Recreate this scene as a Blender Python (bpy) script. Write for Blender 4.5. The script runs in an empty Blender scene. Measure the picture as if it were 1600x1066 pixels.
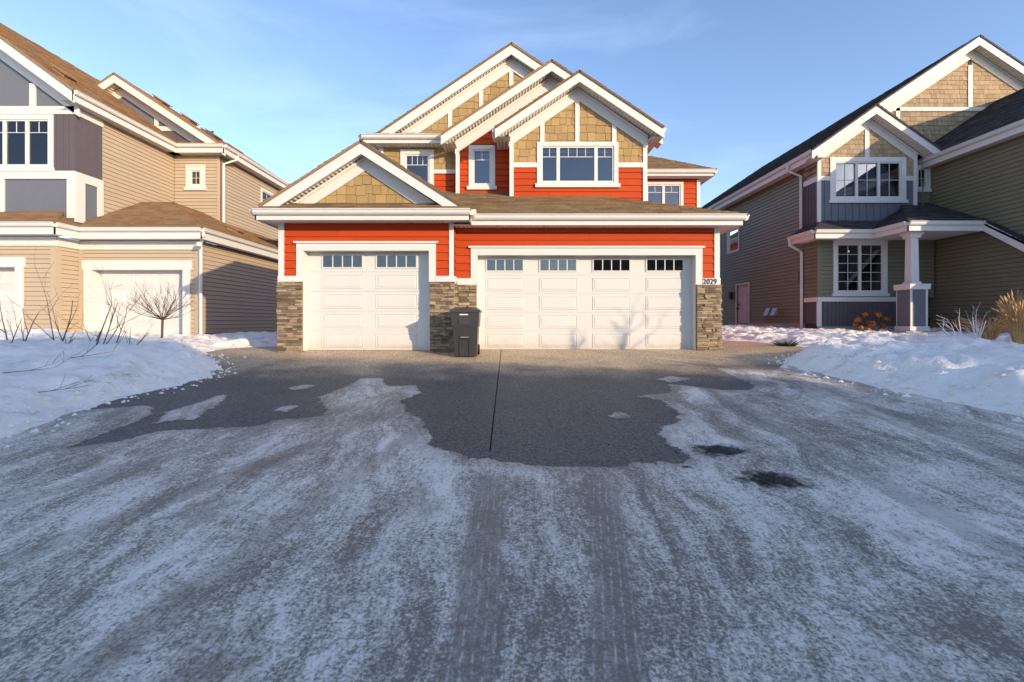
import bpy, math, random
from mathutils import Vector, noise, geometry
R = math.radians
random.seed(7)
scene = bpy.context.scene
col = scene.collection

# ------------------------------------------------------------------ camera, sky, sun, exposure
F, CX, CY = 755.0, 795.0, 501.0           # focal length and principal point in photo pixels (1600 wide)
ZOFF = 1.52                                # eye height above the drive under the camera
cam = bpy.data.cameras.new('camera'); cam.sensor_width = 36; cam.lens = F/1600*36
cam.shift_x = (800-CX)/1600; cam.shift_y = -(533-CY)/1600
cam.clip_start = .05; cam.clip_end = 2000
camo = bpy.data.objects.new('camera', cam); col.objects.link(camo)
camo.location = (0, 0, 0); camo.rotation_euler = (R(90), 0, 0); scene.camera = camo
SUN_AZ, SUN_EL = 45.0, 12.0                # degrees right of straight behind the camera, degrees up
saz, caz = math.sin(R(SUN_AZ)), math.cos(R(SUN_AZ))
to_sun = Vector((saz*math.cos(R(SUN_EL)), -caz*math.cos(R(SUN_EL)), math.sin(R(SUN_EL))))
sl = bpy.data.lights.new('sun', 'SUN'); sl.energy = 2.0; sl.angle = R(.6); sl.color = (1, .78, .52)
so = bpy.data.objects.new('sun', sl); col.objects.link(so); so.rotation_euler = to_sun.to_track_quat('Z', 'Y').to_euler()
world = bpy.data.worlds.new('World'); scene.world = world; world.use_nodes = True
wn = world.node_tree.nodes; wl = world.node_tree.links
bg = wn['Background']
sky = wn.new('ShaderNodeTexSky'); sky.sky_type = 'NISHITA'; sky.sun_disc = False
sky.sun_elevation = R(SUN_EL); sky.sun_rotation = math.atan2(to_sun.x, to_sun.y)
sky.air_density = 1.0; sky.dust_density = .8; sky.ozone_density = 2.2; sky.altitude = 600
# thin high cloud: pale wisps over the sky
tc = wn.new('ShaderNodeTexCoord'); mp = wn.new('ShaderNodeMapping'); mp.inputs['Scale'].default_value = (1.2, 1.2, 4.5)
mp.inputs['Rotation'].default_value = (.1, .25, .3)
nz = wn.new('ShaderNodeTexNoise'); nz.inputs['Scale'].default_value = 1.7; nz.inputs['Detail'].default_value = 7; nz.inputs['Roughness'].default_value = .58; nz.inputs['Distortion'].default_value = .5
cr = wn.new('ShaderNodeValToRGB'); cr.color_ramp.elements[0].position = .52; cr.color_ramp.elements[1].position = .98
cr.color_ramp.elements[1].color = (.2, .2, .2, 1)
mx = wn.new('ShaderNodeMix'); mx.data_type = 'RGBA'; mx.inputs[7].default_value = (4.6, 5.0, 5.6, 1)
wl.new(tc.outputs['Generated'], mp.inputs['Vector']); wl.new(mp.outputs[0], nz.inputs['Vector'])
wl.new(nz.outputs[0], cr.inputs[0]); wl.new(cr.outputs[0], mx.inputs[0]); tint = wn.new('ShaderNodeMix'); tint.data_type = 'RGBA'; tint.blend_type = 'MULTIPLY'; tint.inputs[0].default_value = 1; tint.inputs[7].default_value = (.98, .91, .96, 1)
wl.new(sky.outputs[0], tint.inputs[6]); wl.new(tint.outputs[2], mx.inputs[6])
wl.new(mx.outputs[2], bg.inputs['Color']); bg.inputs['Strength'].default_value = .135
scene.view_settings.view_transform = 'Standard'; scene.view_settings.look = 'None'
scene.view_settings.exposure = 1.47; scene.view_settings.gamma = 1

# ------------------------------------------------------------------ materials
M = {}
def mat(name, c, rough=.6, var=.10, scale=6., bump=0., bscale=80., spec=.2, island=0., stretch=None, c2=None, metal=0.):
    m = bpy.data.materials.new(name); m.use_nodes = True; M[name] = m
    n, l = m.node_tree.nodes, m.node_tree.links; b = n['Principled BSDF']
    b.inputs['Roughness'].default_value = rough; b.inputs['Specular IOR Level'].default_value = spec; b.inputs['Metallic'].default_value = metal
    t = n.new('ShaderNodeTexCoord'); src = t.outputs['Object']
    if stretch:
        mpn = n.new('ShaderNodeMapping'); mpn.inputs['Scale'].default_value = stretch; l.new(src, mpn.inputs[0]); src = mpn.outputs[0]
    no = n.new('ShaderNodeTexNoise'); no.inputs['Scale'].default_value = scale; no.inputs['Detail'].default_value = 6; no.inputs['Roughness'].default_value = .65
    l.new(src, no.inputs['Vector'])
    mixc = n.new('ShaderNodeMix'); mixc.data_type = 'RGBA'
    mixc.inputs[6].default_value = tuple(x*(1-var*1.6) for x in c)+(1,)
    mixc.inputs[7].default_value = tuple(min(1, x*(1+var*1.6)) for x in (c2 or c))+(1,)
    l.new(no.outputs[0], mixc.inputs[0]); out = mixc.outputs[2]
    if island:
        g = n.new('ShaderNodeNewGeometry'); oi = n.new('ShaderNodeObjectInfo'); ad = n.new('ShaderNodeMath'); ad.operation = 'ADD'
        fr = n.new('ShaderNodeMath'); fr.operation = 'FRACT'
        l.new(g.outputs['Random Per Island'], ad.inputs[0]); l.new(oi.outputs['Random'], ad.inputs[1]); l.new(ad.outputs[0], fr.inputs[0])
        mr = n.new('ShaderNodeMapRange'); mr.inputs[3].default_value = 1-island; mr.inputs[4].default_value = 1+island
        l.new(fr.outputs[0], mr.inputs[0])
        vm = n.new('ShaderNodeVectorMath'); vm.operation = 'SCALE'; l.new(out, vm.inputs[0]); l.new(mr.outputs[0], vm.inputs['Scale']); out = vm.outputs[0]
    l.new(out, b.inputs['Base Color'])
    if bump:
        nb = n.new('ShaderNodeTexNoise'); nb.inputs['Scale'].default_value = bscale; nb.inputs['Detail'].default_value = 4; l.new(src, nb.inputs['Vector'])
        bn = n.new('ShaderNodeBump'); bn.inputs['Strength'].default_value = bump; bn.inputs['Distance'].default_value = .01
        l.new(nb.outputs[0], bn.inputs['Height']); l.new(bn.outputs[0], b.inputs['Normal'])
    return m
mat('white', (.61, .60, .575), .5, .04, 3, .05, 60)
mat('door_white', (.58, .575, .56), .42, .03, 2.5, .06, 120)
mat('red', (.43, .052, .009), .65, .10, 5, .12, 60, island=.07, stretch=(1, 1, 12))
mat('shake', (.35, .24, .11), .75, .12, 8, .25, 50, island=.12, stretch=(8, 8, 1))
mat('shake_brown', (.33, .25, .16), .8, .15, 8, .25, 50, island=.16, stretch=(8, 8, 1))
mat('beige', (.43, .345, .25), .5, .04, 4, .06, 60, island=.02)
mat('sage', (.175, .165, .108), .5, .06, 4, .06, 60, island=.03)
mat('sheath', (.055, .045, .035), .9)
mat('gray_panel', (.13, .145, .175), .6, .06, 4)
mat('batten_purple', (.105, .09, .105), .6, .08, 4)
mat('shingle_center', (.20, .135, .075), .9, .22, 14, .5, 120, island=.28)
mat('shingle_left', (.25, .155, .085), .9, .15, 14, .5, 120, island=.2)
mat('shingle_dark', (.055, .052, .055), .9, .25, 14, .5, 120, island=.3)
mat('stone', (.225, .15, .08), .85, .3, 9, .6, 40, island=.55, c2=(.25, .20, .145))
mat('concrete', (.3, .28, .25), .85, .12, 10, .3, 80)
mat('bin_plastic', (.035, .034, .033), .33, .2, 12, .1, 90, spec=.5)
mat('black', (.015, .015, .016), .5)
mat('dark_room', (.03, .033, .04), .9)
mat('blind', (.62, .63, .65), .7, .04)
mat('bark', (.10, .062, .045), .85, .25, 20, .3, 90)
mat('frosted', (.68, .68, .70), .8, .15, 25)
mat('dry_flower', (.42, .16, .04), .9, .3, 20)
mat('dry_grass', (.48, .30, .13), .8, .25, 8, island=.25)
mat('evergreen', (.03, .06, .025), .8, .3, 9, island=.3)
mat('metal_gray', (.4, .4, .42), .4, .06, 5, metal=.6)
mat('door_pink', (.55, .50, .47), .5, .04)
def door_dirt():
    m = M['door_white']; n, l = m.node_tree.nodes, m.node_tree.links; b = n['Principled BSDF']; src = b.inputs['Base Color'].links[0].from_socket
    t = n.new('ShaderNodeTexCoord'); sx = n.new('ShaderNodeSeparateXYZ'); l.new(t.outputs['Object'], sx.inputs[0])
    no = n.new('ShaderNodeTexNoise'); no.inputs['Scale'].default_value = 7; no.inputs['Detail'].default_value = 7; l.new(t.outputs['Object'], no.inputs['Vector'])
    ma = n.new('ShaderNodeMath'); ma.operation = 'MULTIPLY_ADD'; ma.inputs[1].default_value = .5; l.new(no.outputs[0], ma.inputs[0]); l.new(sx.outputs[2], ma.inputs[2])
    mr = n.new('ShaderNodeMapRange'); mr.interpolation_type = 'SMOOTHSTEP'; mr.inputs[1].default_value = .0; mr.inputs[2].default_value = -.55; mr.inputs[3].default_value = 0; mr.inputs[4].default_value = .5; l.new(ma.outputs[0], mr.inputs[0])
    mx_ = n.new('ShaderNodeMix'); mx_.data_type = 'RGBA'; mx_.inputs[7].default_value = (.40, .34, .27, 1); l.new(mr.outputs[0], mx_.inputs[0]); l.new(src, mx_.inputs[6]); l.new(mx_.outputs[2], b.inputs['Base Color'])
door_dirt()
def soffit_mat():
    m = mat('soffit', (.66, .62, .55), .6, .03)
    n, l = m.node_tree.nodes, m.node_tree.links; b = n['Principled BSDF']
    uv = n.new('ShaderNodeUVMap'); w = n.new('ShaderNodeTexWave'); w.bands_direction = 'X'; w.inputs['Scale'].default_value = 3.2
    l.new(uv.outputs[0], w.inputs['Vector'])
    bn = n.new('ShaderNodeBump'); bn.inputs['Strength'].default_value = 1; bn.inputs['Distance'].default_value = .02
    l.new(w.outputs['Fac'], bn.inputs['Height']); l.new(bn.outputs[0], b.inputs['Normal'])
soffit_mat()
def glass_mat():
    m = bpy.data.materials.new('glass'); m.use_nodes = True; M['glass'] = m
    n, l = m.node_tree.nodes, m.node_tree.links; n.remove(n['Principled BSDF'])
    tr = n.new('ShaderNodeBsdfTransparent'); tr.inputs[0].default_value = (.62, .68, .74, 1)
    gl = n.new('ShaderNodeBsdfGlossy'); gl.inputs['Roughness'].default_value = .02
    fr = n.new('ShaderNodeFresnel'); fr.inputs[0].default_value = 1.55
    ad = n.new('ShaderNodeMath'); ad.operation = 'MULTIPLY_ADD'; ad.inputs[1].default_value = 1.1; ad.inputs[2].default_value = .05; ad.use_clamp = True
    no = n.new('ShaderNodeTexNoise'); no.inputs['Scale'].default_value = .9; bn = n.new('ShaderNodeBump'); bn.inputs['Strength'].default_value = .06
    l.new(no.outputs[0], bn.inputs['Height']); l.new(bn.outputs[0], gl.inputs['Normal'])
    mixs = n.new('ShaderNodeMixShader'); l.new(fr.outputs[0], ad.inputs[0]); l.new(ad.outputs[0], mixs.inputs[0])
    l.new(tr.outputs[0], mixs.inputs[1]); l.new(gl.outputs[0], mixs.inputs[2]); l.new(mixs.outputs[0], n['Material Output'].inputs[0])
glass_mat()

# ------------------------------------------------------------------ mesh helpers
class Fr:                                  # a flat working plane: (u, v) in metres, n outwards
    def __init__(s, o, u, v, n): s.o, s.u, s.v, s.n = Vector(o), Vector(u).normalized(), Vector(v).normalized(), Vector(n).normalized()
    def p(s, u, v, n=0.): return s.o + s.u*u + s.v*v + s.n*n
def front(y): return Fr((0, y, 0), (1, 0, 0), (0, 0, 1), (0, -1, 0))
def side_r(x): return Fr((x, 0, 0), (0, 1, 0), (0, 0, 1), (1, 0, 0))
def side_l(x): return Fr((x, 0, 0), (0, 1, 0), (0, 0, 1), (-1, 0, 0))
SPLIT = {'gable_trim', 'corner_board', 'belly_band', 'panel_trim', 'front_rib', 'board_and_batten', 'batten', 'frieze_board'}
class MB:
    def __init__(s): s.v, s.f, s.uv, s.seg = [], [], [], []
    def face(s, pts, uvs=None):
        i = len(s.v); s.v += [tuple(p) for p in pts]; s.f.append(tuple(range(i, i+len(pts))))
        s.uv += uvs if uvs else [(p[0], p[2]) for p in pts]
        return s
    def prism(s, fr, poly, n0, n1, nf=None):
        s.seg.append((len(s.v), len(s.f), len(s.uv)))         # poly in (u,v); nf(u,v) overrides the outer offset
        k = len(poly); i = len(s.v)
        s.v += [tuple(fr.p(u, v, n0)) for u, v in poly] + [tuple(fr.p(u, v, nf(u, v) if nf else n1)) for u, v in poly]
        fs = [tuple(range(i+k, i+2*k)), tuple(range(i+k-1, i-1, -1))] + [(i+j, i+(j+1) % k, i+k+(j+1) % k, i+k+j) for j in range(k)]
        for f in fs:
            s.f.append(f); s.uv += [poly[(q-i) % k] for q in f]
        return s
    def box(s, fr, u0, u1, v0, v1, n0, n1): return s.prism(fr, [(u0, v0), (u1, v0), (u1, v1), (u0, v1)], n0, n1)
    def sweep(s, prof, p0, p1, out, up=(0, 0, 1)):   # prof: (out, up) polygon swept from p0 to p1
        p0, p1, out, up = Vector(p0), Vector(p1), Vector(out).normalized(), Vector(up); k = len(prof); i = len(s.v)
        L = (p1-p0).length
        for q in (p0, p1): s.v += [tuple(q+out*a+up*b) for a, b in prof]
        fs = [tuple(range(i, i+k)), tuple(range(i+2*k-1, i+k-1, -1))] + [(i+j, i+(j+1) % k, i+k+(j+1) % k, i+k+j) for j in range(k)]
        for f in fs: s.f.append(f); s.uv += [((0 if q-i < k else L), prof[(q-i) % k][1]) for q in f]
        return s
    def tube(s, pts, rs, k=5):
        pts = [Vector(p) for p in pts]; i = len(s.v); n = len(pts)
        for j, p in enumerate(pts):
            d = (pts[min(j+1, n-1)]-pts[max(j-1, 0)]).normalized(); a = d.orthogonal().normalized(); b = d.cross(a)
            r = rs[j] if isinstance(rs, (list, tuple)) else rs
            s.v += [tuple(p + a*(r*math.cos(2*math.pi*q/k)) + b*(r*math.sin(2*math.pi*q/k))) for q in range(k)]
        fs = [(i+j*k+q, i+j*k+(q+1) % k, i+(j+1)*k+(q+1) % k, i+(j+1)*k+q) for j in range(n-1) for q in range(k)]
        fs += [tuple(range(i, i+k)), tuple(range(i+n*k-1, i+(n-1)*k-1, -1))]
        for f in fs: s.f.append(f); s.uv += [(0, 0)]*len(f)
        return s
    def build(s, name, m, parent=None, smooth=False, kind=None, label=None):
        if name in SPLIT and len(s.seg) > 1:
            ends = s.seg[1:]+[(len(s.v), len(s.f), len(s.uv))]; first = None
            for (a, b, c), (a2, b2, c2) in zip(s.seg, ends):
                q = MB(); q.v = s.v[a:a2]; q.f = [tuple(i-a for i in f) for f in s.f[b:b2]]; q.uv = s.uv[c:c2]
                o = q.build(name, m, parent, smooth, kind, label); first = first or o
            return first
        me = bpy.data.meshes.new(name); me.from_pydata(s.v, [], s.f)
        uvl = me.uv_layers.new(name='UVMap'); flat = [c for t in s.uv for c in t]
        if len(flat) == 2*len(me.loops): uvl.data.foreach_set('uv', flat)
        me.materials.append(M[m])
        if smooth: me.polygons.foreach_set('use_smooth', [True]*len(me.polygons))
        o = bpy.data.objects.new(name, me); col.objects.link(o)
        if parent:
            o.parent = parent
            if parent.type == 'EMPTY': o.location = -parent.location
        if kind: o['kind'] = kind
        if label: o['label'] = label
        return o
def thing(name, loc, label, cat, group=None):
    o = bpy.data.objects.new(name, None); col.objects.link(o); o.location = loc; o.empty_display_size = .2
    o['label'] = label; o['category'] = cat
    if group: o['group'] = group
    return o
def clip(poly, a, b, c):                   # keep a*u+b*v <= c
    out = []
    for i in range(len(poly)):
        p, q = poly[i], poly[(i+1) % len(poly)]; fp, fq = a*p[0]+b*p[1]-c, a*q[0]+b*q[1]-c
        if fp <= 1e-9: out.append(p)
        if (fp < -1e-9 and fq > 1e-9) or (fp > 1e-9 and fq < -1e-9):
            t = fp/(fp-fq); out.append((p[0]+(q[0]-p[0])*t, p[1]+(q[1]-p[1])*t))
    return out
def area(p): return abs(sum(p[i][0]*p[(i+1) % len(p)][1]-p[(i+1) % len(p)][0]*p[i][1] for i in range(len(p))))/2
def clip_rect(poly, u0, u1, v0, v1):
    for abc in ((-1, 0, -u0), (1, 0, u1), (0, -1, -v0), (0, 1, v1)):
        poly = clip(poly, *abc)
        if len(poly) < 3: return []
    return poly
def clip_poly(poly, conv):                 # conv convex, any winding
    s = sum(conv[i][0]*conv[(i+1) % len(conv)][1]-conv[(i+1) % len(conv)][0]*conv[i][1] for i in range(len(conv)))
    for i in range(len(conv)):
        (x0, y0), (x1, y1) = conv[i], conv[(i+1) % len(conv)]; a, b = (y1-y0), -(x1-x0)
        if s < 0: a, b = -a, -b
        poly = clip(poly, a, b, a*x0+b*y0)
        if len(poly) < 3: return []
    return poly
def minus(polys, rects):
    for (u0, u1, v0, v1) in rects:
        nxt = []
        for p in polys:
            lo, hi = min(x for x, _ in p), max(x for x, _ in p)
            if hi <= u0 or lo >= u1 or max(y for _, y in p) <= v0 or min(y for _, y in p) >= v1: nxt.append(p); continue
            for q in (clip(p, 1, 0, u0), clip(p, -1, 0, -u1)):
                if len(q) > 2 and area(q) > 1e-5: nxt.append(q)
            mid = clip_rect(p, u0, u1, -99, 99)
            if mid:
                for q in (clip(mid, 0, 1, v0), clip(mid, 0, -1, -v1)):
                    if len(q) > 2 and area(q) > 1e-5: nxt.append(q)
        polys = nxt
    return polys
def laps(fr, poly, rects, pitch, m, parent, name, t=.024, single=False, joined_name=None, gap=.007):
    v0, v1 = min(y for _, y in poly), max(y for _, y in poly); mb = MB(); k = 0
    r = v0
    while r < v1-.004:
        row = clip_rect(poly, -999, 999, r, min(v1, r+pitch-gap))
        if row and area(row) > 1e-4:
            for q0 in minus([row], rects):
                lo, hi = min(x for x, _ in q0), max(x for x, _ in q0); parts = [q0]
                if single and hi-lo > 2.2:
                    c = lo+(hi-lo)*random.uniform(.25, .75); parts = [clip(q0, 1, 0, c-.002), clip(q0, -1, 0, -c-.002)]
                for q in parts:
                    b = MB() if single else mb
                    b.prism(fr, q, 0, 0, lambda u, v, r=r: .003+t*(1-(v-r)/pitch))
                    if single: b.build(name, m, parent)
        r += pitch
    if not single: return mb.build(joined_name or name, m, parent, kind='stuff')
def shakes(fr, poly, rects, m, parent, pitch=.205, wmin=.13, wmax=.26, single=True, seed=1):
    rnd = random.Random(seed); v0, v1 = min(y for _, y in poly), max(y for _, y in poly)
    u0, u1 = min(x for x, _ in poly), max(x for x, _ in poly); mb = MB(); r = v0-.02
    while r < v1:
        u = u0-rnd.random()*.15
        while u < u1:
            w = rnd.uniform(wmin, wmax); dv = rnd.choice((-.02, 0, 0, .018)) if single else 0; th = rnd.uniform(.014, .024)
            piece = clip_poly([(u+.004, r+dv), (u+w-.004, r+dv), (u+w-.004, r+pitch+.02), (u+.004, r+pitch+.02)], poly)
            if len(piece) > 2 and area(piece) > 1e-4:
                for q in minus([piece], rects):
                    b = MB() if single else mb
                    b.prism(fr, q, 0, 0, lambda a, v, r=r, th=th: .002+th*max(.1, 1-(v-r)/(pitch+.04)))
                    if single: b.build('shake', m, parent)
            u += w
        r += pitch
    if not single: return mb.build('shake_courses', m, parent, kind='stuff')
def wall(parent, fr, poly, rects, name='wall', m='sheath', depth=.12):
    mb = MB()
    for q in minus([poly], rects): mb.prism(fr, q, -depth, 0)
    return mb.build(name, m, parent)
def bar(fr, u0, v0, u1, v1, w, n0, n1, mb):          # straight board along a line, w wide, centred
    d = Vector((u1-u0, v1-v0)).normalized(); a = Vector((-d.y, d.x))*w/2
    return mb.prism(fr, [(u0-a.x, v0-a.y), (u1-a.x, v1-a.y), (u1+a.x, v1+a.y), (u0+a.x, v0+a.y)], n0, n1)
def window(parent, fr, u0, u1, v0, v1, trim=.11, sashes=(1.,), grid='top', cols=2, sill=True, blind=0., head=.0, trim_m='white', slats=False):
    """outer trim box u0..u1, v0..v1; returns the opening to cut in the wall"""
    a0, a1, b0, b1 = u0+trim, u1-trim, v0+trim, v1-trim-head
    mb = MB(); mb.box(fr, u0, a0, v0, v1, 0, .045).box(fr, a1, u1, v0, v1, 0, .045).box(fr, a0, a1, b1, v1, 0, .044).box(fr, a0, a1, v0, b0, 0, .044)
    if head: mb.box(fr, u0+.12, u1-.12, v1-.075, v1-.045, .04, .065)
    w = mb.build('window', trim_m, parent)
    if sill: MB().box(fr, u0-.05, u1+.05, v0-.03, v0+.07, .0, .075).build('sill', trim_m, w)
    MB().box(fr, a0-.05, a1+.05, b0-.05, b1+.05, -.40, -.38).build('room_backing', 'dark_room', w)
    tot = sum(sashes); u = a0
    for sx in sashes:
        ww = (a1-a0)*sx/tot; c0, c1 = u, u+ww; u += ww; f = .045
        s = MB(); s.box(fr, c0, c0+f, b0, b1, -.05, .02).box(fr, c1-f, c1, b0, b1, -.05, .02).box(fr, c0+f, c1-f, b0, b0+f, -.05, .019).box(fr, c0+f, c1-f, b1-f, b1, -.05, .019)
        s.build('sash_frame', trim_m, w)
        MB().box(fr, c0+f, c1-f, b0+f, b1-f, -.03, -.024).build('pane', 'glass', w)
        g = MB(); nc = max(2, round((c1-c0)/.28)) if cols == 0 else cols
        if grid == 'top':
            vv = b1-f-(b1-b0)*.24; g.box(fr, c0+f, c1-f, vv-.009, vv+.009, -.022, -.012)
            for i in range(1, nc): x = c0+f+(c1-c0-2*f)*i/nc; g.box(fr, x-.008, x+.008, vv+.009, b1-f, -.022, -.012)
        elif grid:
            nr = grid
            for i in range(1, nc): x = c0+f+(c1-c0-2*f)*i/nc; g.box(fr, x-.008, x+.008, b0+f, b1-f, -.022, -.012)
            for i in range(1, nr): y = b0+f+(b1-b0-2*f)*i/nr; g.box(fr, c0+f, c1-f, y-.008, y+.008, -.023, -.013)
        if g.f: g.build('muntin', trim_m, w)
        if blind:
            bl = MB(); vb = b1-(b1-b0)*blind; y = b1-.02
            while y > vb: bl.box(fr, c0+.05, c1-.05, y-.034, y, -.12, -.105); y -= .042
            bl.build('blind', 'blind', w)
    return (a0, a1, b0, b1)
GP = [(0, 0), (.115, 0), (.125, -.018), (.105, -.03), (.092, -.085), (.06, -.118), (0, -.118)]
def eave(parent, p0, p1, out, fh=.24, gutter=True):   # fascia board with a gutter on it; p at fascia face, top z
    MB().sweep([(-.03, -.01), (0, -.01), (0, -fh), (-.03, -fh)], p0, p1, out).build('fascia', 'white', parent)
    if gutter: MB().sweep(GP, p0, p1, out).build('gutter', 'white', parent)
def roof_plane(parent, pts, m, pitch=.15, name='roof_slope'):
    """pts: 3-D convex polygon, first two along the eave; shingle courses as real steps on a slab"""
    a, b = Vector(pts[0]), Vector(pts[1]); u = (b-a).normalized(); nrm = None
    for c in pts[2:]:
        q = (Vector(c)-a); w = q-u*q.dot(u)
        if w.length > .05: v = w.normalized(); break
    n = u.cross(v)
    if n.z < 0: n = -n
    fr = Fr(a, u, v, n); poly = [((Vector(p)-a).dot(u), (Vector(p)-a).dot(v)) for p in pts]
    slab = MB().prism(fr, poly, -.05, 0).build(name, m, parent)
    rnd = random.Random(len(bpy.data.objects)); mb = MB(); v1 = max(y for _, y in poly); r = 0
    u0, u1 = min(x for x, _ in poly), max(x for x, _ in poly)
    while r < v1-.01:
        x = u0-rnd.random()*.6
        while x < u1:                       # tabs: every course broken into laminated pieces
            w = rnd.uniform(.16, .5); th = rnd.choice((.010, .022)); q = clip_poly([(x, r), (x+w, r), (x+w, r+pitch), (x, r+pitch)], poly)
            if len(q) > 2 and area(q) > 1e-4: mb.prism(fr, q, 0, 0, lambda a_, v_, r=r, th=th: .002+th*(1-(v_-r)/pitch))
            x += w
        r += pitch
    mb.build('shingle_courses', m, slab, kind='stuff'); return slab
def gable(parent, xc, half, za, pitch, yf, yw, yb, m, fh=.29, frz=.30, frieze=True, left=True, right=True, wx=None, wz=-99):
    """gable facing the camera: two roof slopes, rake fascias, vented rake soffits, frieze boards on the wall at yw"""
    fr = front(yf); ze = za-half*pitch
    for sx, on in ((-1, left), (1, right)):
        if not on: continue
        e = xc+sx*half
        roof_plane(parent, [(e, yf-.03, ze), (e, yb, ze), (xc, yb, za), (xc, yf-.03, za)], m)
        MB().prism(fr, [(xc, za-.02), (e, ze-.02), (e, ze-fh), (xc, za-fh)], -.035, 0).build('rake_fascia', 'white', parent)
        mb = MB(); z1 = za-fh+.05; z2 = ze-fh+.05
        mb.face([(xc, yf+.035, z1), (e, yf+.035, z2), (e, yw+.02, z2), (xc, yw+.02, z1)], [(0, 0), (half*1.2, 0), (half*1.2, yw-yf), (0, yw-yf)])
        mb.build('rake_soffit', 'soffit', parent)
        if frieze:
            g = MB(); z1 = za-fh+.03; z2 = ze-fh+.03; x2 = e-sx*.05
            fp = [(xc, z1), (x2, z2), (x2, z2-frz), (xc, z1-frz)]
            if wx: fp = clip_rect(fp, wx[0], wx[1], wz, 99)
            g.prism(front(yw), fp, .004, .05)
            f = g.build('frieze_board', 'white', parent)
            mp_ = [(xc, z1), (x2, z2), (x2, z2-.07), (xc, z1-.07)]
            if wx: mp_ = clip_rect(mp_, wx[0], wx[1], wz, 99)
            MB().prism(front(yw), mp_, .05, .08).build('frieze_moulding', 'white', f)
def gpoly(xc, x0, x1, z0, za, pitch):       # wall polygon under a gable line
    big = [(x0, z0), (x1, z0), (x1, za+9), (x0, za+9)]
    return clip(clip(big, pitch, 1, za+pitch*xc), -pitch, 1, za-pitch*xc)
def stone_pier(parent, spans, seed):
    """spans: list of (frame,u0,u1,v0,v1) clad in ledgestone"""
    rnd = random.Random(seed); mb = MB()
    for fr, u0, u1, v0, v1 in spans:
        mb.box(fr, u0, u1, v0, v1, 0, .02); v = v0
        while v < v1-.01:
            h = min(rnd.choice((.03, .04, .05, .065)), v1-v); u = u0
            while u < u1-.005:
                w = min(rnd.uniform(.07, .27), u1-u)
                if u1-u-w < .05: w = u1-u
                d = rnd.uniform(.04, .085); j = lambda: rnd.uniform(-.008, .008)
                mb.prism(fr, [(u+.003, v+.003), (u+w-.003, v+.003+j()*.4), (u+w-.003, v+h-.003), (u+.003, v+h-.003+j()*.4)], .0, 0, lambda a, b, d=d: d+rnd.uniform(-.01, .01))
                u += w
            v += h
    return mb.build('stone_cladding', 'stone', parent, kind='stuff')
def ring_panel(mb, fr, u0, u1, v0, v1, n, prof=((0, 0), (.014, .012), (.03, .001), (.06, .013))):
    rings = [[(u0+i, v0+i), (u1-i, v0+i), (u1-i, v1-i), (u0+i, v1-i)] for i, _ in prof]; hs = [h for _, h in prof]
    for k in range(len(rings)-1):
        for j in range(4):
            a, b = rings[k][j], rings[k][(j+1) % 4]; c, d = rings[k+1][(j+1) % 4], rings[k+1][j]
            mb.face([fr.p(*a, n+hs[k]), fr.p(*b, n+hs[k]), fr.p(*c, n+hs[k+1]), fr.p(*d, n+hs[k+1])])
    mb.face([fr.p(*q, n+hs[-1]) for q in rings[-1]])
def garage_door(parent, y, x0, x1, z0, z1, ncol, rows=5, glazed=True, trim=None, lamp=None):
    fr = front(y); d = MB().box(fr, x0-.05, x1+.05, z0, z1+.05, -.06, -.012).build('garage_door', 'door_white', parent)
    h = (z1-z0)/rows; cw = (x1-x0)/ncol
    for r in range(rows):
        s = MB(); s.box(fr, x0, x1, z0+r*h+.004, z0+(r+1)*h-.004, -.012, 0)
        sec = s.build('door_section', 'door_white', d)
        for c in range(ncol):
            u0, u1 = x0+c*cw+cw*.14, x0+(c+1)*cw-cw*.14
            if ncol == 2: u0, u1 = x0+c*cw+cw*(.22 if c == 0 else .10), x0+(c+1)*cw-cw*(.10 if c == 0 else .22)
            v0, v1 = z0+r*h+.055, z0+(r+1)*h-.055
            if glazed and r == rows-1:
                v0 += .02; v1 += .01
                w = MB().box(fr, u0, u0+.03, v0, v1, 0, .02).box(fr, u1-.03, u1, v0, v1, 0, .02).box(fr, u0+.03, u1-.03, v0, v0+.03, 0, .019).box(fr, u0+.03, u1-.03, v1-.03, v1, 0, .019).build('door_window', 'door_white', d)
                MB().box(fr, u0+.03, u1-.03, v0+.03, v1-.03, .001, .003).build('window_backing', 'dark_room', w)
                MB().box(fr, u0+.03, u1-.03, v0+.03, v1-.03, .006, .008).build('pane', 'glass', w)
                for i in range(1, 4): x = u0+.03+(u1-u0-.06)*i/4; MB().box(fr, x-.011, x+.011, v0+.03, v1-.03, .008, .016).build('muntin', 'door_white', w)
            else:
                pb = MB(); ring_panel(pb, fr, u0, u1, v0, v1, .001); pb.build('raised_panel', 'door_white', d)
    return d
def downspout(parent, pts, r=.042): return MB().tube(pts, r, 6).build('downspout', 'white', parent)

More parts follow.
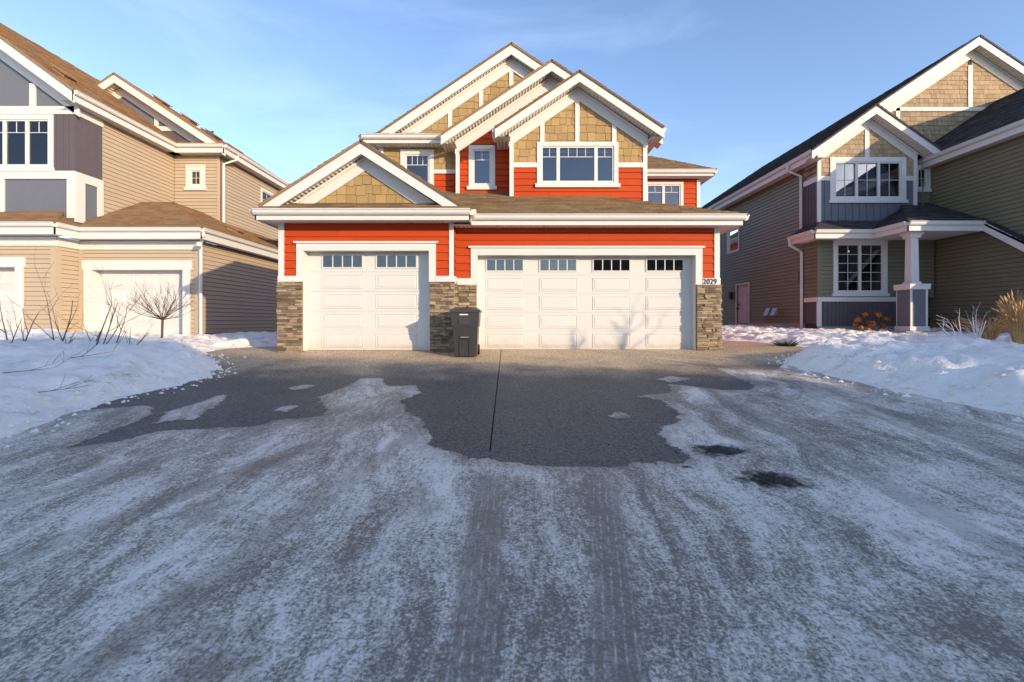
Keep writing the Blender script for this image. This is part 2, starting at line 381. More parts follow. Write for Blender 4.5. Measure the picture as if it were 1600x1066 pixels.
# ------------------------------------------------------------------ ground
def gz(y):
    if y < -4: return -1.52-.0787*4
    if y < 10.9: return -1.52+.0787*y
    return min(-.42, -.662+.03*(y-10.9))
def lerp_tab(t, tab):
    if t <= tab[0][0]: return tab[0][1]
    for (a, x), (b, y) in zip(tab, tab[1:]):
        if t <= b: return x+(y-x)*(t-a)/(b-a)
    return tab[-1][1]
def sm(a, b, x): t = max(0, min(1, (x-a)/(b-a))); return t*t*(3-2*t)
def fbm(x, y, s, o=4): return noise.fractal(Vector((x*s, y*s, 3.7)), 1.0, 2.1, o)
def grid_mesh(name, m, x0, x1, y0, y1, step, zf, kind='structure', keep=None, smooth=True):
    nx, ny = int((x1-x0)/step)+1, int((y1-y0)/step)+1; mb = MB()
    vs = []
    for j in range(ny):
        for i in range(nx): x, y = x0+i*step, y0+j*step; vs.append((x, y, zf(x, y)))
    fs = [(j*nx+i, j*nx+i+1, (j+1)*nx+i+1, (j+1)*nx+i) for j in range(ny-1) for i in range(nx-1)]
    if keep: fs = [f for f in fs if any(keep(vs[q][0], vs[q][1]) for q in f)]
    me = bpy.data.meshes.new(name); me.from_pydata(vs, [], fs); me.materials.append(M[m])
    if smooth: me.polygons.foreach_set('use_smooth', [True]*len(me.polygons))
    o = bpy.data.objects.new(name, me); col.objects.link(o); o['kind'] = kind; return o
def ground_mats():
    # snow
    m = mat('snow', (.94, .895, .83), .75, .05, 1.5, .0); n, l = m.node_tree.nodes, m.node_tree.links; b = n['Principled BSDF']
    t = n.new('ShaderNodeTexCoord')
    a = n.new('ShaderNodeTexNoise'); a.inputs['Scale'].default_value = 5; a.inputs['Detail'].default_value = 9; a.inputs['Roughness'].default_value = .7; l.new(t.outputs['Object'], a.inputs['Vector'])
    bn = n.new('ShaderNodeBump'); bn.inputs['Strength'].default_value = .8; bn.inputs['Distance'].default_value = .08; l.new(a.outputs[0], bn.inputs['Height']); l.new(bn.outputs[0], b.inputs['Normal'])
    d = n.new('ShaderNodeTexNoise'); d.inputs['Scale'].default_value = 2.3; d.inputs['Detail'].default_value = 8; d.inputs['Roughness'].default_value = .75; l.new(t.outputs['Object'], d.inputs['Vector'])
    cr = n.new('ShaderNodeValToRGB'); cr.color_ramp.elements[0].position = .54; cr.color_ramp.elements[1].position = .80; cr.color_ramp.elements[1].color = (.7, .7, .7, 1); l.new(d.outputs[0], cr.inputs[0])
    mx = n.new('ShaderNodeMix'); mx.data_type = 'RGBA'; mx.inputs[7].default_value = (.40, .36, .33, 1)
    src = b.inputs['Base Color'].links[0].from_socket; l.new(src, mx.inputs[6]); l.new(cr.outputs[0], mx.inputs[0]); l.new(mx.outputs[2], b.inputs['Base Color'])
    # exposed aggregate: shaded drive painted dark, sunlit strip by the doors painted pale
    def agg(n, l):
        t = n.new('ShaderNodeTexCoord'); v = n.new('ShaderNodeTexVoronoi'); v.inputs['Scale'].default_value = 75; l.new(t.outputs['Object'], v.inputs['Vector'])
        sp = n.new('ShaderNodeSeparateColor'); l.new(v.outputs['Color'], sp.inputs[0])
        hs = n.new('ShaderNodeMapRange'); hs.inputs[3].default_value = .35; hs.inputs[4].default_value = 1.8; l.new(sp.outputs[0], hs.inputs[0])
        big = n.new('ShaderNodeTexNoise'); big.inputs['Scale'].default_value = 1.3; big.inputs['Detail'].default_value = 6; l.new(t.outputs['Object'], big.inputs['Vector'])
        bm = n.new('ShaderNodeMix'); bm.data_type = 'RGBA'; bm.inputs[6].default_value = (.075, .071, .066, 1); bm.inputs[7].default_value = (.125, .118, .108, 1); l.new(big.outputs[0], bm.inputs[0])
        sc = n.new('ShaderNodeVectorMath'); sc.operation = 'SCALE'; l.new(bm.outputs[2], sc.inputs[0]); l.new(hs.outputs[0], sc.inputs['Scale'])
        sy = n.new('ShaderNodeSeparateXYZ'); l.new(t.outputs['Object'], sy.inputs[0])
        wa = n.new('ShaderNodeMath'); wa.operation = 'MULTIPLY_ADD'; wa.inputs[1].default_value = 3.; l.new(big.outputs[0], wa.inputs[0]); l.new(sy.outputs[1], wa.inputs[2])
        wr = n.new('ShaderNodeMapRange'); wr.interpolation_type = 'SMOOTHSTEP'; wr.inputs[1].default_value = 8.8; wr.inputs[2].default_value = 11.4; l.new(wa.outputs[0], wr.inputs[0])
        sunlit = n.new('ShaderNodeMix'); sunlit.data_type = 'RGBA'; sunlit.blend_type = 'MULTIPLY'; sunlit.inputs[7].default_value = (4.8, 3.8, 2.6, 1); l.new(wr.outputs[0], sunlit.inputs[0]); l.new(sc.outputs[0], sunlit.inputs[6])
        return sunlit.outputs[2], v.outputs['Distance']
    m = bpy.data.materials.new('aggregate'); m.use_nodes = True; M['aggregate'] = m; n, l = m.node_tree.nodes, m.node_tree.links; b = n['Principled BSDF']; b.inputs['Roughness'].default_value = .6; b.inputs['Specular IOR Level'].default_value = .3
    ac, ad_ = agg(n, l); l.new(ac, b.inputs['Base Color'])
    bn = n.new('ShaderNodeBump'); bn.inputs['Strength'].default_value = .5; bn.inputs['Distance'].default_value = .006; bn.invert = True; l.new(ad_, bn.inputs['Height']); l.new(bn.outputs[0], b.inputs['Normal'])
    # trodden ice: grey ice with white crust, streaked along the wheel paths, two tyre prints, dark oily melts
    m = bpy.data.materials.new('ice'); m.use_nodes = True; M['ice'] = m
    n, l = m.node_tree.nodes, m.node_tree.links; b = n['Principled BSDF']; b.inputs['Roughness'].default_value = .42; b.inputs['Specular IOR Level'].default_value = .4
    t = n.new('ShaderNodeTexCoord'); s = n.new('ShaderNodeSeparateXYZ'); l.new(t.outputs['Object'], s.inputs[0]); X, Y = s.outputs[0], s.outputs[1]
    def mth(op, a, b_=None, c=None, clamp=False):
        q = n.new('ShaderNodeMath'); q.operation = op; q.use_clamp = clamp
        for i, w in enumerate((a, b_, c)):
            if w is None: continue
            if isinstance(w, (int, float)): q.inputs[i].default_value = w
            else: l.new(w, q.inputs[i])
        return q.outputs[0]
    def nse(vec, scale, det=6, rough=.65):
        q = n.new('ShaderNodeTexNoise'); q.inputs['Scale'].default_value = scale; q.inputs['Detail'].default_value = det; q.inputs['Roughness'].default_value = rough; l.new(vec, q.inputs['Vector']); return q.outputs[0]
    def ramp(f, lo, hi): 
        q = n.new('ShaderNodeMapRange'); q.interpolation_type = 'SMOOTHSTEP'; q.inputs[1].default_value = lo; q.inputs[2].default_value = hi; l.new(f, q.inputs[0]); return q.outputs[0]
    P = t.outputs['Object']
    warp = mth('MULTIPLY', mth('SUBTRACT', nse(P, .35, 3), .5), 1.6)
    cv = n.new('ShaderNodeCombineXYZ'); l.new(mth('MULTIPLY', mth('ADD', X, mth('ADD', warp, mth('MULTIPLY', mth('MULTIPLY', X, Y), -.03))), 3.2), cv.inputs[0]); l.new(mth('MULTIPLY', Y, .38), cv.inputs[1])
    streak = nse(cv.outputs[0], 1.3, 8, .66); wide = nse(P, .8, 5); fine = nse(P, 62, 4, .7); fine2 = nse(P, 21, 6, .75)
    cover = mth('ADD', mth('MULTIPLY', streak, .65), mth('MULTIPLY', wide, .45))
    cs = n.new('ShaderNodeCombineXYZ'); l.new(mth('MULTIPLY', mth('ADD', X, mth('MULTIPLY', warp, .4)), 38.), cs.inputs[0]); l.new(mth('MULTIPLY', Y, 5.), cs.inputs[1])
    scratch = nse(cs.outputs[0], 1., 5, .7)
    grain = mth('ADD', mth('ADD', mth('MULTIPLY', fine, .85), mth('MULTIPLY', scratch, .35)), mth('MULTIPLY', fine2, .55))
    crust = ramp(mth('ADD', grain, mth('MULTIPLY', cover, 1.15)), 1.34, 1.66)
    def track(xa, ka, w, tread, y1=3.95):
        u = mth('DIVIDE', mth('ADD', mth('SUBTRACT', X, mth('MULTIPLY_ADD', Y, ka, xa)), mth('MULTIPLY', mth('SUBTRACT', nse(P, 9, 3), .5), .03)), w)
        inside = mth('MULTIPLY', ramp(mth('ADD', mth('ABSOLUTE', u), mth('MULTIPLY', mth('SUBTRACT', nse(P, 5, 6, .7), .5), .9)), .68, .46), ramp(Y, y1, y1-.5))
        if not tread: return inside, None
        line = ramp(mth('ABSOLUTE', mth('SUBTRACT', mth('FRACT', mth('MULTIPLY_ADD', u, 4.2, .5)), .5)), .20, .05)
        tick = ramp(mth('ABSOLUTE', mth('SUBTRACT', mth('FRACT', mth('ADD', mth('MULTIPLY', Y, 24.), mth('MULTIPLY', mth('ABSOLUTE', u), 1.5))), .5)), .30, .12)
        dash = mth('MULTIPLY', mth('MAXIMUM', mth('MULTIPLY', line, ramp(fine2, .40, .60)), mth('MULTIPLY', tick, mth('MULTIPLY', ramp(fine2, .45, .7), .35))), ramp(nse(P, 4, 5), .34, .5))
        return inside, mth('MULTIPLY', dash, inside)
    i1, d1 = track(-.146, .0, .19, True); i2, d2 = track(.09, .175, .19, True)
    ins = mth('MAXIMUM', i1, i2); dash = mth('MAXIMUM', d1, d2)
    for (xa, ka, w) in ((2.8, 0, .22), (4.35, .0, .24), (-3.9, .46, .20), (-2.1, .24, .18), (3.3, .16, .1), (-5.2, .55, .2)):
        q, _ = track(xa, ka, w, False, 8.); ins = mth('MAXIMUM', ins, mth('MULTIPLY', q, .55))
    crust = mth('MAXIMUM', mth('MULTIPLY', crust, mth('SUBTRACT', 1., mth('MULTIPLY', ins, .66))), mth('MULTIPLY', dash, .6))
    mix1 = n.new('ShaderNodeMix'); mix1.data_type = 'RGBA'; mix1.inputs[6].default_value = (.20, .177, .148, 1); mix1.inputs[7].default_value = (.86, .80, .715, 1); l.new(crust, mix1.inputs[0])
    gr = n.new('ShaderNodeMix'); gr.data_type = 'RGBA'; gr.inputs[7].default_value = (.20, .145, .105, 1); l.new(mix1.outputs[2], gr.inputs[6])
    l.new(mth('MULTIPLY', ramp(nse(P, 1.1, 6), .54, .72), .65), gr.inputs[0])
    # ragged melt edge: the attribute holds the distance in from the rim of the ice
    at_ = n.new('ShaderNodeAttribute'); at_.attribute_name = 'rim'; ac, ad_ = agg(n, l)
    rim = mth('ADD', at_.outputs['Fac'], mth('ADD', mth('MULTIPLY', mth('SUBTRACT', nse(P, 7, 6, .7), .5), .26), mth('MULTIPLY', mth('SUBTRACT', fine2, .5), .10)))
    icy = ramp(rim, -.012, .012); thin = ramp(rim, .0, .30)
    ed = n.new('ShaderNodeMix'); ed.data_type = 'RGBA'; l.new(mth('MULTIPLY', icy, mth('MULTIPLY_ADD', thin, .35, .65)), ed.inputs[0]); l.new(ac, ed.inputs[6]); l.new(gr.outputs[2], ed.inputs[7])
    dark = None
    for (x, y, r) in ((1.23, 4.33, .34), (1.90, 4.33, .32), (2.02, 3.68, .34), (1.45, 3.95, .06)):
        dx, dz = mth('SUBTRACT', X, x), mth('SUBTRACT', Y, y)
        q = ramp(mth('ADD', mth('DIVIDE', mth('SQRT', mth('ADD', mth('MULTIPLY', dx, dx), mth('MULTIPLY', mth('MULTIPLY', dz, dz), 2.2))), r), mth('MULTIPLY', mth('SUBTRACT', nse(P, 11, 5, .7), .5), 1.6)), 1.0, .35)
        dark = q if dark is None else mth('MAXIMUM', dark, q)
    dk = n.new('ShaderNodeMix'); dk.data_type = 'RGBA'; dk.inputs[7].default_value = (.022, .021, .02, 1); l.new(ed.outputs[2], dk.inputs[6]); l.new(mth('MULTIPLY', dark, .92), dk.inputs[0])
    l.new(dk.outputs[2], b.inputs['Base Color'])
    bn = n.new('ShaderNodeBump'); bn.inputs['Strength'].default_value = .7; bn.inputs['Distance'].default_value = .02
    l.new(mth('MULTIPLY_ADD', icy, .5, mth('MULTIPLY', icy, mth('ADD', mth('MULTIPLY', crust, .5), mth('ADD', mth('MULTIPLY', streak, 1.2), mth('MULTIPLY', fine2, .7))))), bn.inputs['Height'])
    l.new(mth('ADD', mth('MULTIPLY_ADD', icy, -.18, .6), mth('MULTIPLY', dark, .5)), b.inputs['Roughness']); l.new(mth('MULTIPLY_ADD', dark, -.28, .3), b.inputs['Specular IOR Level']); l.new(bn.outputs[0], b.inputs['Normal'])
ground_mats()
grid_mesh('ground', 'snow', -150, 150, -100, 200, 3.0, lambda x, y: gz(y)-.10)
def drive(x0, x1, name):
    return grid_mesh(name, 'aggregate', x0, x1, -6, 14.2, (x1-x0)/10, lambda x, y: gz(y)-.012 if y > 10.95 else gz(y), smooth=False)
JX = -.17
def slab(x0, x1, y0, y1):
    mb = MB(); ys = [y0, 10.9, y1] if y1 > 10.9 else [y0, y1]
    if y0 < -4: ys = [y0, -4]+ys[1:]
    for a, b in zip(ys, ys[1:]):
        mb.face([(x0, a, gz(a)), (x1, a, gz(a)), (x1, b, gz(b)), (x0, b, gz(b))])
        for x in (x0, x1): mb.face([(x, a, gz(a)), (x, b, gz(b)), (x, b, gz(b)-.09), (x, a, gz(a)-.09)])
    mb.face([(x0, y0, gz(y0)), (x1, y0, gz(y0)), (x1, y0, gz(y0)-.09), (x0, y0, gz(y0)-.09)])
    o = mb.build('driveway', 'aggregate', None); o['kind'] = 'structure'; return o
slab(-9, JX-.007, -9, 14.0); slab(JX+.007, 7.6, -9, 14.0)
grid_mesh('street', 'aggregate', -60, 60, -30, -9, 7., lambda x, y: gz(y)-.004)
def gpx(px, py):
    d = 1.52/((py-CY)/F+.0787); return ((px-CX)/F*d, d)
ICE_EDGE = [(60, 716), (100, 703), (190, 690), (250, 674), (340, 670), (400, 667), (432, 657), (470, 655), (505, 650), (511, 640), (496, 622), (541, 604), (565, 592), (598, 591), (602, 604), (650, 603), (656, 616), (626, 626), (632, 640), (656, 655), (662, 668), (677, 683), (668, 695), (700, 705), (735, 716), (775, 720), (830, 728), (920, 731), (979, 730), (994, 723), (1070, 725), (1075, 714), (1053, 699), (1029, 682), (1032, 671), (1062, 658), (1057, 642), (1032, 626), (994, 620), (1050, 614), (1046, 601), (1092, 605), (1127, 610), (1171, 610), (1180, 602), (1145, 587), (1117, 576), (1145, 574), (1206, 580), (1235, 569)]
def rough_edge(pts, amp, sub=7, closed=False):
    out = []
    seq = list(zip(pts, pts[1:]+pts[:1])) if closed else list(zip(pts, pts[1:]))
    for (a, b) in seq:
        L = math.hypot(b[0]-a[0], b[1]-a[1]); k = max(2, min(14, int(L/.05)))
        for i in range(k):
            t = i/k; x, y = a[0]+(b[0]-a[0])*t, a[1]+(b[1]-a[1])*t
            out.append((x+amp*fbm(x+9, y, 5), y+amp*1.3*fbm(x, y+31, 5)))
    if not closed: out.append(pts[-1])
    return out
def sheet(name, pts, m, h=.007):
    tri = geometry.tessellate_polygon([[Vector((x, y, 0)) for x, y in pts]]); k = len(pts); mb = MB()
    vs = [(x, y, gz(y)+h) for x, y in pts]+[(x, y, gz(y)-.002) for x, y in pts]
    fs = [tuple(t) for t in tri]+[(i, (i+1) % k, k+(i+1) % k, k+i) for i in range(k)]
    me = bpy.data.meshes.new(name); me.from_pydata(vs, [], fs); me.materials.append(M[m]); o = bpy.data.objects.new(name, me); col.objects.link(o); o['kind'] = 'structure'; return o
import numpy as np
def seg_dist(px, py, poly):                 # signed distance to a closed polygon, inside positive
    d = np.full(px.shape, 1e9); ins = np.zeros(px.shape, bool)
    for (x0, y0), (x1, y1) in zip(poly, poly[1:]+poly[:1]):
        ex, ey = x1-x0, y1-y0; t = np.clip(((px-x0)*ex+(py-y0)*ey)/(ex*ex+ey*ey+1e-12), 0, 1)
        d = np.minimum(d, np.hypot(px-x0-t*ex, py-y0-t*ey))
        c = (y0 > py) != (y1 > py); xi = x0+(py-y0)/(ey if abs(ey) > 1e-12 else 1e-12)*ex; ins ^= c & (px < xi)
    return np.where(ins, d, -d)
main = [(-8.9, 5.6), (-5.5, 5.2)]+[gpx(*p) for p in [(0, 655), (60, 652), (150, 640), (235, 634), (242, 646), (205, 662), (150, 682), (100, 702)]+ICE_EDGE[2:]]+[(7.5, 9.3), (7.5, -8.9), (-8.9, -8.9)]
patches = [[gpx(*p) for p in q] for q in ([(245, 661), (262, 645), (305, 633), (345, 618), (348, 623), (325, 640), (300, 655), (262, 658)], [(455, 607), (475, 602), (492, 603), (470, 609)], [(430, 642), (446, 636), (460, 635), (448, 643)], [(955, 651), (965, 645), (981, 650), (970, 654)], [(1028, 594), (1050, 589), (1075, 592), (1050, 598)])]
def ice_sheet(x0, x1, y0, y1, st):
    nx, ny = int((x1-x0)/st)+1, int((y1-y0)/st)+1; gx, gy = np.meshgrid(x0+np.arange(nx)*st, y0+np.arange(ny)*st)
    sd = seg_dist(gx, gy, main)
    for q in patches: sd = np.maximum(sd, seg_dist(gx, gy, q)+.03)
    gzv = np.vectorize(gz)(gy); rise = np.clip(sd/.3+.45, 0, 1); zz = gzv-.003+.019*rise*rise*(3-2*rise)
    lump = np.array([[fbm(float(a), float(b_), 2.5, 4) for a, b_ in zip(ra, rb)] for ra, rb in zip(gx, gy)]); zz = zz+np.where(sd > .05, .006*np.clip(lump, -.6, 1)*np.clip(sd*3, 0, 1), 0)
    keep = sd > -.15; idx = np.arange(nx*ny).reshape(ny, nx)
    q = np.stack([idx[:-1, :-1], idx[:-1, 1:], idx[1:, 1:], idx[1:, :-1]], -1).reshape(-1, 4); q = q[keep.ravel()[q].any(1)]
    used, inv = np.unique(q, return_inverse=True); vs = np.stack([gx.ravel(), gy.ravel(), zz.ravel()], -1)[used]
    me = bpy.data.meshes.new('packed_ice'); me.from_pydata(vs.tolist(), [], inv.reshape(-1, 4).tolist()); me.materials.append(M['ice'])
    at = me.attributes.new('rim', 'FLOAT', 'POINT'); at.data.foreach_set('value', sd.ravel()[used].astype('f'))
    me.polygons.foreach_set('use_smooth', [True]*len(me.polygons)); o = bpy.data.objects.new('packed_ice', me); col.objects.link(o); o['kind'] = 'structure'
ice_sheet(-8.8, 7.45, 1.0, 9.4, .05)
ice_sheet(-8.8, 7.45, -8.8, 1.0, .35)
XL = [(1.5, -4.4), (3.0, -4.6), (4.63, -4.87), (5.76, -5.07), (6.42, -5.06), (7.75, -4.77), (8.6, -5.15), (9.6, -5.9), (10.5, -6.6), (11.3, -6.5), (12.2, -5.5), (30, -5.3)]
def hl(x, y):
    s = lerp_tab(y, XL)+.12*fbm(x, y, 1.7)-x
    if s < -.4: return gz(y)-.06
    top = .47 if y < 9.8 else .47-.33*sm(9.8, 11.8, y)
    if y > 13: top = .1
    T = top*(sm(-.08, .8, s)*.72+sm(.5, 2.6, s)*.28)+sm(0, .5, s)*(.10*fbm(x, y, 1.1)+.075*fbm(x, y, 3.2))
    T += sm(0, .4, s)*(.03*abs(fbm(x, y, 2.3))+.03*fbm(x, y, 7)+.018*fbm(x, y, 16))
    return gz(y)-.05*sm(.05, -.3, s)+T*(sm(-.1, .1, s))
grid_mesh('snow_bank', 'snow', -17, -4.0, 1.2, 16.5, .07, hl)
XR = [(1.5, 6.6), (4.2, 6.2), (5.38, 5.75), (6.6, 5.35), (7.75, 5.08), (8.9, 5.0), (9.4, 5.35), (10.2, 6.2), (11.5, 7.1), (13, 7.0), (14, 6.2), (30, 6.2)]
def hr(x, y):
    s = x-lerp_tab(y, XR)+.14*fbm(x, y, 1.5)
    if s < -.4: return gz(y)-.06
    top = .16+.36*sm(10.9, 8.6, y)*sm(3.6, 1.4, s)*1.0
    if y < 7.5: top = max(top, .40*sm(4.5, 2.2, s)+.14)
    T = top*(sm(-.08, .75, s)*.75+sm(.5, 1.8, s)*.25)+sm(0, .5, s)*(.10*fbm(x+5, y, 1.1)+.075*fbm(x, y, 3.2))
    T += sm(0, .4, s)*(.03*abs(fbm(x, y, 2.3))+.03*fbm(x, y, 7)+.018*fbm(x, y, 16))
    return gz(y)-.05*sm(.05, -.3, s)+T*sm(-.1, .1, s)
grid_mesh('snow_bank', 'snow', 4.2, 17.5, 1.2, 20, .07, hr)

def crumbs():
    rnd = random.Random(5); mb = MB()
    for k in range(900):
        left = rnd.random() < .5; y = rnd.uniform(3.2, 10.3)
        x = lerp_tab(y, XL)+rnd.gauss(-.12, .22) if left else lerp_tab(y, XR)+rnd.gauss(.12, .25)
        r = min(.07, .012+abs(rnd.gauss(0, .018))); z = max((hl if left else hr)(x, y), gz(y))+r*.25; i = len(mb.v)
        dirs = [(1, 0, 0), (0, 1, 0), (-1, 0, 0), (0, -1, 0), (0, 0, 1), (0, 0, -1)]
        mb.v += [(x+a*r*rnd.uniform(.6, 1.3), y+b*r*rnd.uniform(.6, 1.3), z+c*r*rnd.uniform(.5, .9)) for a, b, c in dirs]
        for j in range(4): mb.f += [(i+j, i+(j+1) % 4, i+4), (i+(j+1) % 4, i+j, i+5)]; mb.uv += [(0, 0)]*6
    o = mb.build('snow_crumbs', 'snow'); o['kind'] = 'stuff'
crumbs()
# ------------------------------------------------------------------ the red house in the middle
H = thing('house', (0, 13, -.67), 'orange-red house with tan shakes, three stacked gables and a triple garage', 'house')
yL, yR = 10.56, 10.84; G0 = -.665
# left garage front
fl = front(yL); opL = (-4.51, -1.71, G0-.1, 1.55)
w = wall(H, fl, [(-5.0, G0-.08), (-1.2, G0-.08), (-1.2, 2.15), (-5.0, 2.15)], [opL], 'garage_wall')
laps(fl, [(-4.9, .97), (-1.3, .97), (-1.3, 2.13), (-4.9, 2.13)], [(-4.63, -1.59, -1, 1.71)], .172, 'red', w, 'siding_board', single=True)
t = MB(); t.box(fl, -5.02, -4.9, .97, 2.13, 0, .035).box(fl, -1.3, -1.2, .97, 2.13, 0, .035)
t.build('corner_board', 'white', H)
MB().box(fl, -5.03, -4.63, .845, .97, 0, .05).box(fl, -1.59, -1.19, .845, .97, 0, .05).build('belly_band', 'white', H)
def door_trim(fr, x0, x1, zt, zb, cap=True):
    m = MB(); m.box(fr, x0-.15, x0, zb, zt, -.0, .04).box(fr, x1, x1+.15, zb, zt, 0, .04).box(fr, x0-.15, x1+.15, zt, zt+.16, 0, .041)
    m.box(fr, x0-.05, x0, G0, zt, -.24, 0).box(fr, x1, x1+.05, G0, zt, -.24, 0).box(fr, x0, x1, zt, zt+.05, -.24, 0)
    q = m.build('door_surround', 'white', H); MB().box(fr, x0-.2, x1+.2, zt+.16, zt+.2, 0, .075).build('header_cap', 'white', q)
door_trim(fl, -4.48, -1.74, 1.524, .845)
stone_pier(H, [(fl, -5.04, -4.5, G0-.03, .845), (side_l(-5.0), yL, yL+.6, G0-.03, .845)], 1)
stone_pier(H, [(fl, -1.72, -1.19, G0-.03, .845), (side_r(-1.2), yL-.04, yR-.02, G0-.03, .845), (front(yR), -1.13, -.72, G0-.03, .80)], 2)
garage_door(H, yL+.24, -4.48, -1.74, G0, 1.524, 2)
ret = wall(H, side_r(-1.205), [(yL+.125, G0), (yR+.1, G0), (yR+.1, 2.1), (yL+.125, 2.1)], [], 'return_wall')
laps(side_r(-1.2), [(yL+.13, .97), (yR, .97), (yR, 2.08), (yL+.13, 2.08)], [], .172, 'red', ret, 'siding_board', single=True)
MB().box(side_r(-1.2), yL-.04, yR-.03, .815, .96, -.01, .045).build('belly_band', 'white', H)
# right garage front
fr_ = front(yR); opR = (-.73, 4.21, G0-.1, 1.49)
w = wall(H, fr_, [(-1.195, G0-.08), (4.69, G0-.08), (4.69, 2.1), (-1.195, 2.1)], [opR], 'garage_wall')
laps(fr_, [(-1.195, .945), (4.6, .945), (4.6, 2.08), (-1.195, 2.08)], [(-.85, 4.33, -1, 1.65)], .172, 'red', w, 'siding_board', single=True)
MB().box(fr_, 4.6, 4.72, .945, 2.08, 0, .035).build('corner_board', 'white', H)
MB().box(fr_, -1.15, -.85, .80, .945, 0, .05).box(fr_, 4.33, 4.73, .80, .945, 0, .05).build('belly_band', 'white', H)
door_trim(fr_, -.70, 4.18, 1.464, .80)
stone_pier(H, [(fr_, 4.2, 4.74, G0-.03, .80), (side_r(4.70), yR-.04, yR+.6, G0-.03, .80)], 3)
garage_door(H, yR+.22, -.70, 4.18, G0, 1.464, 4)
MB().box(side_r(4.7), yR, 17, G0, 2.1, -.1, 0).build('side_wall', 'red', H); MB().box(side_l(-5.0), yL, 16, G0, 2.15, -.1, 0).build('side_wall', 'red', H)
# house number
tx = bpy.data.curves.new('num', 'FONT'); tx.body = '2029'; tx.size = .17; tx.extrude = .006; tx.space_character = 1.05
to = bpy.data.objects.new('tmp', tx); col.objects.link(to); bpy.context.view_layer.update()
me = bpy.data.meshes.new_from_object(to.evaluated_get(bpy.context.evaluated_depsgraph_get())); bpy.data.objects.remove(to)
me.materials.clear(); me.materials.append(M['black']); no_ = bpy.data.objects.new('house_number', me); col.objects.link(no_); no_.parent = H
no_.location = Vector((4.335, yR-.058, .815))-H.location; no_.rotation_euler = (R(90), 0, 0); no_.scale = (.88, 1, 1)
# eaves over the garages
eave(H, (-5.3, 10.08, 2.32), (-.80, 10.08, 2.32), (0, -1, 0), .22)
eave(H, (-.80, 10.08, 2.32), (-.80, 10.42, 2.30), (1, 0, 0), .22); eave(H, (-5.3, 10.08, 2.32), (-5.3, 16, 2.32), (-1, 0, 0), .22)
eave(H, (-.80, 10.42, 2.28), (5.08, 10.42, 2.28), (0, -1, 0), .22); eave(H, (5.08, 10.42, 2.28), (5.08, 17, 2.28), (1, 0, 0), .22)
def flat_soffit(x0, x1, y0, y1, z, P=None): MB().face([(x0, y0, z), (x1, y0, z), (x1, y1, z), (x0, y1, z)], [(x0, y0), (x1, y0), (x1, y1), (x0, y1)]).build('soffit', 'soffit', P or H)
flat_soffit(-5.3, -.80, 10.08, 10.6, 2.125); flat_soffit(-1.25, 5.08, 10.42, 10.9, 2.075); flat_soffit(4.7, 5.08, 10.9, 17, 2.075); flat_soffit(-5.3, -5.0, 10.6, 16, 2.125)
roof_plane(H, [(-5.33, 10.02, 2.325), (-.78, 10.02, 2.325), (-1.2, 10.7, 2.60), (-5.0, 10.7, 2.60)], 'shingle_center')
roof_plane(H, [(-.78, 10.36, 2.285), (5.13, 10.36, 2.285), (1.6, 13.9, 3.70), (-3.2, 13.9, 3.70)], 'shingle_center')
roof_plane(H, [(5.13, 10.36, 2.285), (5.13, 17.2, 2.285), (1.6, 17.2, 3.70), (1.6, 13.9, 3.70)], 'shingle_center')
# gable over the single garage
gable(H, -3.15, 2.17, 3.84, .64, 10.28, 10.62, 13.95, 'shingle_center', .29, .30, wx=(-5.1, -1.1), wz=2.56)
gp = gpoly(-3.15, -5.1, -1.2, 2.45, 3.55, .64); g = wall(H, front(10.62), gp, [], 'gable_wall')
shakes(front(10.62), gpoly(-3.15, -4.6, -1.7, 2.58, 3.30, .64), [], 'shake', g, seed=4)
# G1: the front gable with the wide window
y1 = 13.0; f1 = front(y1)
op = window(H, f1, .757, 2.938, 3.6, 4.795, .11, (1, 2.2, 1.05), 'top', 0, blind=.12)
g = wall(H, f1, gpoly(1.84, .034, 3.70, 2.9, 6.2, .667), [op], 'gable_wall')
win = [(.757, 2.938, 3.55, 4.795)]
bat = [(x-.058, x+.058, 4.79, 6.5) for x in (.9, 1.84, 2.83)]
shakes(f1, gpoly(1.84, .13, 3.6, 4.24, 6.0, .667), win+bat, 'shake', g, seed=5)
laps(f1, [(.13, 2.95), (3.6, 2.95), (3.6, 4.11), (.13, 4.11)], win, .172, 'red', g, 'siding_board', single=True)
for (a, b, c, d) in bat: MB().box(f1, a, b, c, d-abs((a+b)/2-1.84)*.667-.35, 0, .04).build('batten', 'white', g)
MB().box(f1, .13, .757, 4.11, 4.24, 0, .042).box(f1, 2.938, 3.6, 4.11, 4.24, 0, .042).build('belly_band', 'white', g)
MB().box(f1, .02, .13, 2.95, 4.86, 0, .045).box(f1, 3.6, 3.715, 2.95, 4.86, 0, .045).build('corner_board', 'white', g)
gable(H, 1.84, 2.2, 6.5, .667, 12.55, y1, 17.5, 'shingle_center', .29, .32, wx=(.0, 3.73))
MB().box(side_r(3.70), y1, 20, 2.5, 5.0, -.1, 0).build('side_wall', 'red', H); MB().box(side_l(.034), y1, 14, 2.8, 5.0, -.1, 0).build('side_wall', 'red', H)
eave(H, (4.0, 12.6, 5.02), (4.0, 17.4, 5.02), (1, 0, 0), .2); eave(H, (-.33, 12.6, 5.02), (-.33, 13.3, 5.02), (-1, 0, 0), .2)
flat_soffit(3.7, 4.02, 12.6, 17.4, 4.80); flat_soffit(-.33, .04, 12.6, 13.6, 4.80)
